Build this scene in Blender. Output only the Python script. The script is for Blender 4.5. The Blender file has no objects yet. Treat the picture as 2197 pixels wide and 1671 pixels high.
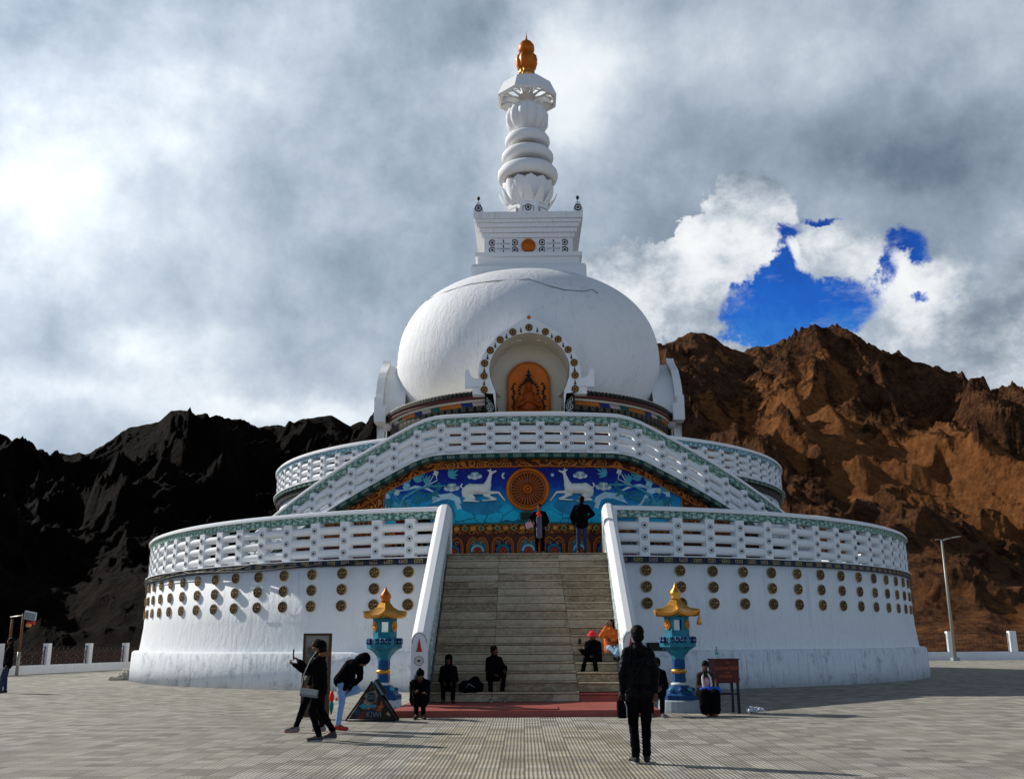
import bpy, bmesh, math, random
import numpy as np
from mathutils import Vector, Matrix, noise as mnoise
random.seed(7)
S = bpy.context.scene
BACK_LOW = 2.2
C = S.collection
PI = math.pi
R = math.radians

# ------------------------------------------------------------------ node helper
class E:
    """tiny expression wrapper round shader math nodes"""
    def __init__(s, nt, sock): s.nt, s.s = nt, sock
    def op(s, o, b=None, c=None):
        n = s.nt.nodes.new('ShaderNodeMath'); n.operation = o
        s.nt.links.new(s.s, n.inputs[0])
        for i, v in ((1, b), (2, c)):
            if v is None: continue
            if isinstance(v, E): s.nt.links.new(v.s, n.inputs[i])
            else: n.inputs[i].default_value = v
        return E(s.nt, n.outputs[0])
    def __add__(s, b): return s.op('ADD', b)
    def __radd__(s, b): return s.op('ADD', b)
    def __sub__(s, b): return s.op('SUBTRACT', b)
    def __rsub__(s, b): return s.op('MULTIPLY', -1.0).op('ADD', b)
    def __mul__(s, b): return s.op('MULTIPLY', b)
    def __rmul__(s, b): return s.op('MULTIPLY', b)
    def __truediv__(s, b): return s.op('DIVIDE', b)
    def abs(s): return s.op('ABSOLUTE')
    def fract(s): return s.op('FRACT')
    def floor(s): return s.op('FLOOR')
    def gt(s, b): return s.op('GREATER_THAN', b)
    def lt(s, b): return s.op('LESS_THAN', b)
    def max(s, b): return s.op('MAXIMUM', b)
    def min(s, b): return s.op('MINIMUM', b)
    def exp(s): return s.op('EXPONENT')
    def sin(s): return s.op('SINE')
    def clamp(s):
        n = s.nt.nodes.new('ShaderNodeClamp'); s.nt.links.new(s.s, n.inputs[0]); return E(s.nt, n.outputs[0])
    def smooth(s, a, b):
        n = s.nt.nodes.new('ShaderNodeMapRange'); n.interpolation_type = 'SMOOTHSTEP'
        s.nt.links.new(s.s, n.inputs[0]); n.inputs[1].default_value = a; n.inputs[2].default_value = b
        return E(s.nt, n.outputs[0])

class G:
    """graph builder for a node tree"""
    def __init__(s, nt): s.nt = nt
    def new(s, t): return s.nt.nodes.new(t)
    def link(s, a, b): s.nt.links.new(a.s if isinstance(a, E) else a, b)
    def coord(s, kind='Object'):
        return s.new('ShaderNodeTexCoord').outputs[kind]
    def sep(s, v):
        n = s.new('ShaderNodeSeparateXYZ'); s.link(v, n.inputs[0]); return [E(s.nt, o) for o in n.outputs]
    def comb(s, x, y, z):
        n = s.new('ShaderNodeCombineXYZ')
        for i, v in enumerate((x, y, z)):
            if isinstance(v, E): s.link(v, n.inputs[i])
            else: n.inputs[i].default_value = v
        return n.outputs[0]
    def noise(s, v, scale=5, detail=4, rough=.55, dist=0, col=False):
        n = s.new('ShaderNodeTexNoise'); s.link(v, n.inputs['Vector'])
        n.inputs['Scale'].default_value = scale; n.inputs['Detail'].default_value = detail
        n.inputs['Roughness'].default_value = rough; n.inputs['Distortion'].default_value = dist
        return n.outputs['Color'] if col else E(s.nt, n.outputs[0])
    def vor(s, v, scale=5, feature='F1', out='Distance'):
        n = s.new('ShaderNodeTexVoronoi'); n.feature = feature; s.link(v, n.inputs['Vector'])
        n.inputs['Scale'].default_value = scale
        return E(s.nt, n.outputs[out]) if out == 'Distance' else n.outputs[out]
    def white(s, v):
        n = s.new('ShaderNodeTexWhiteNoise'); s.link(v, n.inputs['Vector']); return E(s.nt, n.outputs['Value'])
    def scalev(s, v, sc):
        n = s.new('ShaderNodeVectorMath'); n.operation = 'MULTIPLY'; s.link(v, n.inputs[0]); n.inputs[1].default_value = sc
        return n.outputs[0]
    def ramp(s, f, stops, const=False):
        n = s.new('ShaderNodeValToRGB'); s.link(f, n.inputs[0]); cr = n.color_ramp
        if const: cr.interpolation = 'CONSTANT'
        while len(cr.elements) < len(stops): cr.elements.new(.5)
        for e, (p, c) in zip(cr.elements, stops): e.position = p; e.color = (*c, 1)
        return n.outputs[0]
    def mix(s, f, a, b, mode='MIX'):
        n = s.new('ShaderNodeMix'); n.data_type = 'RGBA'; n.blend_type = mode
        if isinstance(f, (E,)): s.link(f, n.inputs[0])
        else: n.inputs[0].default_value = f
        for i, v in ((6, a), (7, b)):
            if isinstance(v, tuple): n.inputs[i].default_value = (*v, 1)
            elif isinstance(v, E): s.link(v, n.inputs[i])
            else: s.link(v, n.inputs[i])
        return n.outputs[2]

MATS = {}
def material(name, fn):
    if name in MATS: return MATS[name]
    m = bpy.data.materials.new(name); m.use_nodes = True
    nt = m.node_tree; b = nt.nodes['Principled BSDF']; b.inputs['Specular IOR Level'].default_value = .12
    fn(G(nt), b)
    MATS[name] = m
    return m
def bump(g, b, h, strength=.3, dist=.02):
    n = g.new('ShaderNodeBump'); n.inputs['Strength'].default_value = strength; n.inputs['Distance'].default_value = dist
    g.link(h, n.inputs['Height']); g.link(n.outputs[0], b.inputs['Normal'])
def plain(name, col, rough=.6, metal=0, var=.25, scale=6, bs=.25, bscale=40, bd=.004, stretch=(1, 1, 1), spec=.2):
    def fn(g, b):
        v = g.scalev(g.coord(), stretch)
        n = g.noise(v, scale, 5)
        f = n * (2 * var) + (1 - var)
        g.link(g.mix(1.0, col, g.comb(f, f, f), 'MULTIPLY'), b.inputs['Base Color'])
        b.inputs['Roughness'].default_value = rough; b.inputs['Metallic'].default_value = metal
        b.inputs['Specular IOR Level'].default_value = spec
        bump(g, b, g.noise(v, bscale, 4), bs, bd)
    return material(name, fn)

def f_plaster(base, stain, amt, patch=0.0, bdist=.05, streaks=.75):
    def fn(g, b):
        v = g.coord()
        big = g.noise(v, .55, 6, .6)
        st = g.noise(g.scalev(v, (7, 7, .22)), 1.0, 5, .65)
        st2 = g.noise(g.scalev(v, (26, 26, .5)), 1.0, 3, .6)
        reg = g.noise(v, .35, 3).smooth(.45, .65)
        m = (st.smooth(.52, .72) * .8 + st2.smooth(.56, .70) * 1.0) * streaks * (reg * .8 + .2) + big.smooth(.5, .85) * amt
        if patch:
            m = m + g.noise(v, 2.2, 8, .72).smooth(.52, .66) * patch
        g.link(g.mix(m.clamp(), base, stain), b.inputs['Base Color'])
        b.inputs['Roughness'].default_value = .7
        b.inputs['Specular IOR Level'].default_value = .25
        h = g.noise(g.scalev(v, (1.0, 1.0, .45)), 3.2, 6, .66, .6)
        bump(g, b, h, .8, bdist)
    return fn
WHITE = material('white_plaster', f_plaster((.80, .81, .82), (.50, .53, .56), .25))
DOMEW = material('dome_plaster', f_plaster((.82, .83, .84), (.52, .55, .58), .3, .15, .06))
PLINTH = material('plinth_plaster', f_plaster((.72, .75, .78), (.30, .34, .39), .5, .55))
TRIM = material('white_trim_paint', f_plaster((.80, .81, .82), (.55, .58, .6), .15, 0, .006, .15))
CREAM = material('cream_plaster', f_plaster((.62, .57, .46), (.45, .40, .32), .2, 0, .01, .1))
GREY = plain('grey_paint', (.30, .32, .34), .6)
BLACKP = plain('black_paint', (.012, .012, .014), .5)
GOLD = plain('gold_paint', (.62, .30, .05), .38, .75, .25, 8, .4, 30, .01)
GOLDORANGE = plain('orange_gold_paint', (.50, .12, .010), .42, .35, .3, 4, .4, 25, .01)
ORANGE = plain('orange_paint', (.46, .12, .015), .5, .1, .4, 3)
def f_brass(g, b):
    v = g.coord(); oi = g.new('ShaderNodeObjectInfo'); rnd = E(g.nt, oi.outputs['Random']); n = g.noise(v, 16, 5, .65)
    f = (n * .8 + .65) * (rnd * .8 + .65)
    g.link(g.mix(1.0, g.mix(n.smooth(.5, .7) * .8, (.15, .085, .03), (.72, .47, .17)), g.comb(f, f, f), 'MULTIPLY'), b.inputs['Base Color'])
    b.inputs['Roughness'].default_value = .38; b.inputs['Metallic'].default_value = .35; b.inputs['Specular IOR Level'].default_value = .5; bump(g, b, g.noise(v, 40, 4), .8, .012)
BRASS = material('aged_brass', f_brass)
BRASSD = plain('dark_brass', (.075, .045, .02), .5, .6, .4, 14)
REDP = plain('red_paint', (.42, .035, .02), .5)

def f_tile(cols, scale=15):
    def fn(g, b):
        uv = g.coord('UV'); u, v, _ = g.sep(uv)
        w = g.noise(g.comb(u, v, 0), 8, 2, .5)
        q = ((u * 24 + w * 9).sin() * 1.0 + (v * 40 + (u * 12).sin() * 2.2 + w * 7).sin())
        vr = g.vor(g.comb(u, v, 0), scale, 'DISTANCE_TO_EDGE')
        m = (q.smooth(-.15, .55) * .8 + (1 - vr.smooth(.02, .07)) * .5).clamp()
        seam = ((u / .32).fract() - .5).abs().gt(.475)
        g.link(g.mix(seam * .7, g.mix(m, cols[0], cols[1]), cols[2]), b.inputs['Base Color'])
        b.inputs['Roughness'].default_value = .28
        bump(g, b, m, .4, .01)
    return fn
TILE = material('green_scroll_tile', f_tile(((.03, .14, .11), (.42, .56, .50), (.55, .62, .6))))
TILEB = material('turquoise_scroll_tile', f_tile(((.02, .17, .24), (.45, .62, .66), (.55, .62, .6))))

def f_key(bg1, bg2, fg, per=.55, h=.2):
    def fn(g, b):
        u, v, _ = g.sep(g.coord('UV'))
        uu = (u / per).fract(); vv = (v / h).fract()
        def box(a0, a1, b0, b1): return uu.gt(a0) * uu.lt(a1) * vv.gt(b0) * vv.lt(b1)
        outer = box(.22, .78, .2, .8) - box(.28, .72, .32, .68)
        inner = box(.36, .42, .32, .55) + box(.36, .60, .43, .55) + box(.58, .64, .43, .8)
        m = (outer + inner).clamp()
        alt = ((u / per / 2).fract()).gt(.5)
        n = g.noise(g.comb(u, v, 0), 12, 3).smooth(.35, .7)
        g.link(g.mix(m * (n * .5 + .5), g.mix(alt, bg1, bg2), fg), b.inputs['Base Color'])
        b.inputs['Roughness'].default_value = .4
    return fn
KEYBLUE = material('blue_key_pattern', f_key((.008, .015, .06), (.012, .03, .035), (.42, .32, .13)))
KEYGREEN = material('green_key_pattern', f_key((.006, .05, .045), (.006, .045, .04), (.30, .36, .26), .5, .18))

def f_scroll(base, dark, hi, sc=3.2):
    def fn(g, b):
        u, v, _ = g.sep(g.coord('UV'))
        vec = g.comb(u, v, 0)
        d = g.vor(vec, sc, 'SMOOTH_F1')
        ang = g.noise(vec, sc * 1.3, 2, .5)
        w = (d * 34 + ang * 9).sin()
        m = w.smooth(-.35, .35)
        e = g.noise(vec, 9, 3)
        g.link(g.mix(m, dark, g.mix(e.smooth(.45, .7), base, hi)), b.inputs['Base Color'])
        b.inputs['Roughness'].default_value = .45
        bump(g, b, m, .9, .03)
    return fn
SCROLL = material('orange_scroll_relief', f_scroll((.42, .12, .02), (.07, .014, .004), (.58, .24, .05)))
SCROLLFINE = material('red_gold_flower_relief', f_scroll((.34, .08, .012), (.05, .012, .004), (.5, .26, .06), 4.6))
CARVED = material('pale_carved_relief', f_scroll((.62, .68, .68), (.22, .33, .32), (.75, .78, .77), 2.4))
STONEPAT = material('grey_carved_stone', f_scroll((.30, .36, .40), (.16, .2, .23), (.36, .42, .46), 9))

def f_mural(g, b):
    u, v, _ = g.sep(g.coord('UV'))
    vec = g.comb(u, v, 0)
    st = g.noise(g.comb(u * 9, v * .5, 0), 1, 4, .6)
    n = g.noise(vec, 1.6, 5, .6)
    t = v + (n - .5) * 1.1
    c = g.ramp(((t - 5.8) / 2.6).clamp(), [(0, (.01, .40, .56)), (.22, (.012, .46, .66)), (.42, (.012, .24, .52)), (.56, (.006, .045, .34)), (.72, (.004, .012, .22)), (1, (.003, .006, .12))])
    c = g.mix(st.smooth(.6, .78) * ((v - 7.1) * 1.2).clamp() * .8, c, (.03, .09, .55))
    crack = g.vor(g.comb(u + n * .8, v + n * .6, 0), 1.1, 'DISTANCE_TO_EDGE')
    c = g.mix((1 - crack.smooth(.0, .035)) * (7.05 - v).clamp(), c, (.004, .03, .09))
    fine = g.noise(vec, 7, 5)
    g.link(g.mix(fine.smooth(.5, .8) * .35, c, (.02, .04, .12)), b.inputs['Base Color'])
    b.inputs['Roughness'].default_value = .45
    bump(g, b, n, .5, .05)
MURAL = material('blue_mural_paint', f_mural)
DEER = plain('pale_deer_paint', (.78, .78, .70), .6, 0, .2)
PALECYAN = plain('pale_cyan_paint', (.30, .60, .68), .5, 0, .35, 3)
TEAL = plain('teal_paint', (.02, .20, .27), .5, 0, .5, 5)
CLOUDP = plain('cloud_relief_paint', (.60, .68, .66), .5, 0, .15)
PALEHILL = plain('pale_hill_paint', (.45, .66, .72), .5, 0, .45, 1.6)
HILLBLUE = plain('blue_hill_paint', (.01, .20, .36), .5, 0, .6, 2.5)
NAVY = plain('navy_paint', (.006, .02, .11), .5, 0, .4)
MAROON = plain('maroon_paint', (.09, .02, .015), .5)
DEEPGREEN = plain('green_enamel', (.01, .13, .11), .5, 0, .4)

def f_flags(g, b):
    u, v, _ = g.sep(g.coord('UV'))
    k = ((u + v * .4) / 3.1).fract()
    c = g.ramp(k, [(0, (.48, .14, .02)), (.2, (.01, .03, .16)), (.4, (.45, .36, .34)), (.6, (.01, .10, .08)), (.8, (.42, .13, .02))], True)
    n = g.noise(g.comb(u, v, 0), 14, 3)
    g.link(g.mix(n.smooth(.5, .75) * .45, c, (.06, .03, .02)), b.inputs['Base Color']); b.inputs['Roughness'].default_value = .5
FLAGS = material('painted_flag_strip', f_flags)
def f_flower(bg, fg, per, h):
    def fn(g, b):
        u, v, _ = g.sep(g.coord('UV'))
        uu = (u / per).fract() - .5; vv = ((v / h).fract() - .5) * (h / per)
        r = (uu * uu + vv * vv).op('SQRT')
        a = vv.op('ARCTAN2', uu)
        pet = ((a * 5).sin() * .5 + .5)
        m = (r * 1.0).lt(.34) * (pet * r.smooth(.05, .2)).gt(.45)
        dot = r.lt(.07)
        g.link(g.mix((m + dot).clamp() * .8, bg, fg), b.inputs['Base Color']); b.inputs['Roughness'].default_value = .5
    return fn
FLOWERS = material('black_flower_strip', f_flower((.005, .004, .005), (.20, .17, .11), .42, .36))
BEADS = material('black_beaded_eave', f_flower((.005, .004, .004), (.10, .095, .08), .26, .2))
def f_frames(g, b):
    u, v, _ = g.sep(g.coord('UV'))
    uu = ((u / .92).fract() - .5).abs() * 2; vv = (((v - 11.28) / .88).clamp() - .5).abs() * 2
    d = (uu / .92).max(vv)
    frame = d.gt(.74) * d.lt(.92)
    line = d.gt(.92)
    o = (g.vor(g.comb(u, v, 0), 4.2, 'SMOOTH_F1') * 30).sin().smooth(.1, .5)
    c = g.mix(o * d.lt(.66), (.02, .015, .012), (.42, .38, .26))
    c = g.mix(frame, c, (.50, .27, .07)); c = g.mix(line, c, (.10, .02, .012))
    g.link(c, b.inputs['Base Color']); b.inputs['Roughness'].default_value = .5
FRAMES = material('gold_framed_panel_paint', f_frames)

def f_stone(g, b):
    u, v, _ = g.sep(g.coord('UV'))
    vec = g.comb(u, v, 0)
    n1 = g.noise(vec, .9, 3, .5); n2 = g.noise(g.scalev(vec, (1, 1.5, 1)), 4, 8, .78, .6); n3 = g.noise(vec, 40, 3)
    tone = g.white(g.comb((u / 7.3).floor(), (v / 3.1).floor(), 0))
    vn = g.noise(g.scalev(vec, (2, 3.2, 1)), 3, 6, .72, 1.5)
    t = (n2 * .75 + (vn - .5) * .5 + n3 * .15 + tone * .22 - .06).clamp()
    c = g.ramp(t, [(.14, (.075, .050, .030)), (.34, (.235, .172, .110)), (.52, (.43, .345, .235)), (.85, (.66, .58, .46))])
    g.link(c, b.inputs['Base Color']); b.inputs['Roughness'].default_value = .65
    bump(g, b, n2, .35, .012)
STONE = material('brown_granite_slab', f_stone)
REDSTEP = plain('red_painted_slab', (.30, .075, .06), .6, 0, .35, 2.5, .3, 18)

def f_paving(g, b):
    v = g.coord(); x, y, z = g.sep(v)
    wx = x + (g.noise(v, 1.2, 2) - .5) * .02
    rib = (wx / .0555).fract()
    groove = (1 - (rib - .5).abs().smooth(.20, .34)) * 1.0
    tx = (wx / .33).floor(); ty = (y / .33).floor()
    w = g.white(g.comb(tx, ty, 0)); w2 = g.white(g.comb(tx, ty, 3.7))
    gx = ((wx / .33).fract() - .5).abs().gt(.46); gy = ((y / .33).fract() - .5).abs().gt(.47)
    blot = g.noise(g.scalev(v, (.35, 1.3, 1)), 1.6, 6, .65)
    big = g.noise(v, .12, 4)
    f = w * .50 + w2 * .22 + blot * .70 + big * .3 + .07
    centre = (1 - (x - .1).abs().smooth(1.5, 1.75)) * (1 - y.smooth(19.6, 19.8))
    c = g.mix(centre * .85, (.40, .38, .325), (.40, .35, .26))
    c = g.mix(w2.smooth(.55, .95) * .45, c, (.36, .34, .33))
    c = g.mix(1.0, c, g.comb(f, f, f), 'MULTIPLY')
    side = 1 - (x.abs().smooth(5.0, 18.0)) * .3
    c = g.mix(((1 - groove) * .58 * side).clamp(), c, (.07, .058, .04))
    stn = g.noise(v, .55, 7, .7).smooth(.52, .72)
    c = g.mix(stn * .35, c, (.10, .09, .075))
    c = g.mix((gx + gy).clamp() * .35, c, (.04, .037, .03))
    g.link(c, b.inputs['Base Color']); b.inputs['Roughness'].default_value = .8
    b.inputs['Specular IOR Level'].default_value = .2
    bump(g, b, groove + blot * 1.2, .6, .012)
PAVING = material('ribbed_concrete_paving', f_paving)

def f_rock(g, b):
    v = g.coord(); at = g.new('ShaderNodeAttribute'); at.attribute_name = 'scree_lit'; sc = E(g.nt, at.outputs['Fac'])
    at2 = g.new('ShaderNodeAttribute'); at2.attribute_name = 'dark'; hill_shade = E(g.nt, at2.outputs['Fac'])
    n = g.noise(v, .11, 10, .72, .5); n2 = g.noise(g.scalev(v, (1, 1, .6)), .5, 8, .75)
    n3 = g.noise(v, 1.6, 6, .7)
    rock = g.ramp(((n * .4 + n2 * .35 + n3 * .25) - .5) * 2.0 + .5, [(.22, (.010, .006, .004)), (.42, (.085, .037, .018)), (.56, (.22, .098, .045)), (.78, (.42, .21, .10))])  # tan facets and dark crevices: sun and shade painted into the rock colour
    scr = g.ramp(n2, [(.3, (.10, .038, .013)), (.48, (.23, .088, .028)), (.7, (.36, .155, .058))])
    m = (sc + (n - .5) * 1.6 + (n2 - .5) * 1.6).smooth(.36, .62)
    c = g.mix(m, rock, scr)
    c = g.mix(hill_shade, c, g.ramp(n2 * .6 + n * .4, [(.38, (.002, .001, .0008)), (.58, (.009, .0042, .0025)), (.78, (.040, .017, .009))]))  # near-black rock with few glints: the left hill's shade as colour
    g.link(c, b.inputs['Base Color']); b.inputs['Roughness'].default_value = .95
    b.inputs['Specular IOR Level'].default_value = .05
    h = g.noise(v, .35, 12, .84) + g.vor(g.scalev(v, (1, .6, 1.6)), .6) * .35
    bump(g, b, h * (1.3 - m * .85), 1.0, 4.0)
ROCK = material('rocky_hillside', f_rock)

# ------------------------------------------------------------------ mesh helper
class MB:
    def __init__(s): s.v, s.f, s.m, s.uv, s.sm, s.mats = [], [], [], [], [], []
    def mi(s, m):
        if m not in s.mats: s.mats.append(m)
        return s.mats.index(m)
    def face(s, idx, m, uv=None, smooth=False):
        s.f.append(tuple(idx)); s.m.append(s.mi(m)); s.uv.append(uv); s.sm.append(smooth)
    def box(s, c, size, mat, rz=0, M=None, uvo=None, taper=1.0):
        hx, hy, hz = size[0] / 2, size[1] / 2, size[2] / 2
        if M is None: M = Matrix.Translation(c) @ Matrix.Rotation(rz, 4, 'Z')
        else: M = M @ Matrix.Translation(c)
        k = len(s.v)
        for z in (-1, 1):
            t = taper if z > 0 else 1
            for x, y in ((-1, -1), (1, -1), (1, 1), (-1, 1)):
                s.v.append(tuple(M @ Vector((x * hx * t, y * hy * t, z * hz))))
        for fc in ((0, 3, 2, 1), (4, 5, 6, 7), (0, 1, 5, 4), (1, 2, 6, 5), (2, 3, 7, 6), (3, 0, 4, 7)):
            uv = None
            if uvo is not None:
                a = [s.v[k + i] for i in fc]
                flat = fc in ((0, 3, 2, 1), (4, 5, 6, 7))
                uv = [(p[0] + p[1] * (0 if flat else .5) + uvo[0], (p[1] if flat else p[2]) + uvo[1]) for p in a]
            s.face([k + i for i in fc], mat, uv)
    def grid(s, rows, mat, closeu=False, smooth=True, uvs=None):
        k = len(s.v); n = len(rows[0])
        for r in rows: s.v.extend([tuple(p) for p in r])
        for j in range(len(rows) - 1):
            for i in range(n if closeu else n - 1):
                a, b2 = k + j * n + i, k + j * n + (i + 1) % n
                c2, d = a + n, b2 + n
                uv = None
                if uvs: uv = [uvs[j][i], uvs[j][(i + 1)], uvs[j + 1][(i + 1)], uvs[j + 1][i]]
                s.face((a, b2, d, c2), mat, uv, smooth)
        return k
    def lathe(s, prof, mat, c=(0, 0, 0), n=48, smooth=True, lobes=0, lobamp=0, a0=0, sharp=None):
        rows = []
        for r, z in prof:
            row = []
            for i in range(n):
                a = a0 + 2 * PI * i / n
                rr = r * (1 + lobamp * (abs(math.sin(a * lobes / 2)) - .6)) if lobes else r
                row.append((c[0] + rr * math.sin(a), c[1] - rr * math.cos(a), c[2] + z))
            rows.append(row)
        s.grid(rows, mat, True, smooth)
    def tube(s, path, r, mat, n=8, cap=True, smooth=True, uvscale=None):
        pts = [Vector(p) for p in path]; rows = []
        rs = r if isinstance(r, (list, tuple)) else [r] * len(pts)
        up = None
        for i, p in enumerate(pts):
            t = (pts[min(i + 1, len(pts) - 1)] - pts[max(i - 1, 0)])
            if t.length < 1e-9: t = Vector((0, 0, 1))
            t.normalize()
            if up is None:
                up = Vector((0, 0, 1)) if abs(t.z) < .9 else Vector((1, 0, 0))
            a = t.cross(up)
            if a.length < 1e-6: a = t.cross(Vector((0, 1, 0)))
            a.normalize(); b2 = a.cross(t).normalized(); up = b2
            rows.append([p + (a * math.cos(2 * PI * k / n) + b2 * math.sin(2 * PI * k / n)) * rs[i] for k in range(n)])
        k0 = s.grid(rows, mat, True, smooth)
        if cap:
            s.face([k0 + i for i in range(n)][::-1], mat); s.face([k0 + (len(rows) - 1) * n + i for i in range(n)], mat)
    def sweep(s, path, prof, mat, closed_path=False, closed_prof=True, smooth=False, caps=True):
        """path: (x, y, z, nx, ny); prof: (n, z)"""
        u = 0; rows = []; uvs = []; last = None
        pr = list(prof) + ([prof[0]] if closed_prof else [])
        for x, y, z, nx, ny in path:
            if last: u += math.hypot(x - last[0], y - last[1])
            last = (x, y)
            rows.append([(x + nx * a, y + ny * a, z + b2) for a, b2 in pr])
            uvs.append([(u, b2 + (z if False else 0)) for a, b2 in pr])
        # horizontal faces take the radial offset as second texture coordinate
        k = len(s.v); n = len(pr)
        for r in rows: s.v.extend(r)
        for j in range(len(rows) - 1):
            for i in range(n - 1):
                a, b2 = k + j * n + i, k + j * n + i + 1
                flat = abs(pr[i][1] - pr[i + 1][1]) < abs(pr[i][0] - pr[i + 1][0])
                q = 0 if flat else 1
                uv = [(uvs[j][i][0], pr[i][q]), (uvs[j][i][0], pr[i + 1][q]), (uvs[j + 1][i][0], pr[i + 1][q]), (uvs[j + 1][i][0], pr[i][q])]
                s.face((a, b2, b2 + n, a + n), mat, uv, smooth)
        if caps and closed_prof:
            s.face([k + i for i in range(n - 1)], mat); s.face([k + (len(rows) - 1) * n + i for i in range(n - 1)], mat)
    def prism(s, poly, y0, y1, mat, M=None, axis='Y', smooth=False):
        """extrude a 2D (x, z) outline from y0 to y1"""
        M = M or Matrix.Identity(4); k = len(s.v); n = len(poly)
        for y in (y0, y1):
            for x, z in poly: s.v.append(tuple(M @ Vector((x, y, z))))
        s.face([k + i for i in range(n)], mat); s.face([k + n + i for i in range(n)][::-1], mat)
        for i in range(n):
            j = (i + 1) % n; s.face((k + i, k + j, k + n + j, k + n + i), mat, None, smooth)
    def disc(s, c, r, y0, y1, mat, n=20, M=None, ring=None, smooth=False):
        M = M or Matrix.Identity(4)
        pts = [(c[0] + r * math.cos(2 * PI * i / n), c[1] + r * math.sin(2 * PI * i / n)) for i in range(n)]
        if ring is None: s.prism(pts, y0, y1, mat, M); return
        inn = [(c[0] + ring * math.cos(2 * PI * i / n), c[1] + ring * math.sin(2 * PI * i / n)) for i in range(n)]
        rows = [[M @ Vector((x, y, z)) for x, z in q] for q, y in ((pts, y1), (pts, y0), (inn, y0), (inn, y1))]
        s.grid(rows + [rows[0]], mat, True, smooth)
    def torus(s, c, R0, r0, mat, M=None, n=24, m=8, a0=0, a1=2 * PI):
        M = M or Matrix.Identity(4); full = abs(a1 - a0 - 2 * PI) < 1e-6
        rows = []
        for i in range(n + 1):
            a = a0 + (a1 - a0) * i / n
            rows.append([M @ Vector((c[0] + (R0 + r0 * math.cos(q)) * math.cos(a), c[1] + r0 * math.sin(q), c[2] + (R0 + r0 * math.cos(q)) * math.sin(a))) for q in [2 * PI * k / m for k in range(m)]])
        s.grid(rows, mat, True, True)
    def ellipsoid(s, c, r, mat, n=16, m=10, M=None, Rm=None):
        M = M or Matrix.Identity(4); Rm = Rm or Matrix.Identity(3)
        rows = []
        for j in range(m + 1):
            ph = -PI / 2 + PI * j / m
            cp = max(math.cos(ph), 1e-3)
            rows.append([M @ (Vector(c) + Rm @ Vector((r[0] * cp * math.cos(a), r[1] * cp * math.sin(a), r[2] * math.sin(ph)))) for a in [2 * PI * i / n for i in range(n)]])
        s.grid(rows, mat, True, True)
    def mesh(s, name):
        me = bpy.data.meshes.new(name); me.from_pydata(s.v, [], s.f)
        for m in s.mats: me.materials.append(m)
        me.polygons.foreach_set('material_index', s.m)
        me.polygons.foreach_set('use_smooth', s.sm)
        if any(u is not None for u in s.uv):
            L = me.uv_layers.new(name='UVMap'); flat = []
            for f, u in zip(s.f, s.uv):
                if u is None: flat.extend([0.0] * (2 * len(f)))
                else:
                    for q in u: flat.extend(q)
            L.data.foreach_set('uv', flat)
        bm = bmesh.new(); bm.from_mesh(me); bmesh.ops.recalc_face_normals(bm, faces=bm.faces); bm.to_mesh(me); bm.free()
        return me
    def build(s, name, parent=None, **k):
        return link(name, s.mesh(name), parent, **k)
def link(name, me, parent=None, loc=None, rz=None, label=None, kind=None):
    o = bpy.data.objects.new(name, me); C.objects.link(o)
    if parent is not None: o.parent = parent
    if loc: o.location = loc
    if rz: o.rotation_euler = (0, 0, rz)
    if label: o['label'] = label
    if kind: o['kind'] = kind
    return o
def thing(name, label, cat, loc=(0, 0, 0), rz=0, group=None):
    o = bpy.data.objects.new(name, None); C.objects.link(o); o.location = loc; o.rotation_euler = (0, 0, rz)
    o.empty_display_size = .2
    return tag(o, label, cat, group)
def tag(o, label, cat, group=None):
    o['label'] = label; o['category'] = cat
    if group: o['group'] = group
    return o
def bevel(o, w=.01, seg=2):
    m = o.modifiers.new('Bevel', 'BEVEL'); m.width = w; m.segments = seg; m.limit_method = 'ANGLE'; m.angle_limit = R(40)
    return o
def bounds_rot(a, b):
    """matrix taking +Z to direction b-a"""
    d = (Vector(b) - Vector(a)).normalized()
    return d.to_track_quat('Z', 'Y').to_matrix()
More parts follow.
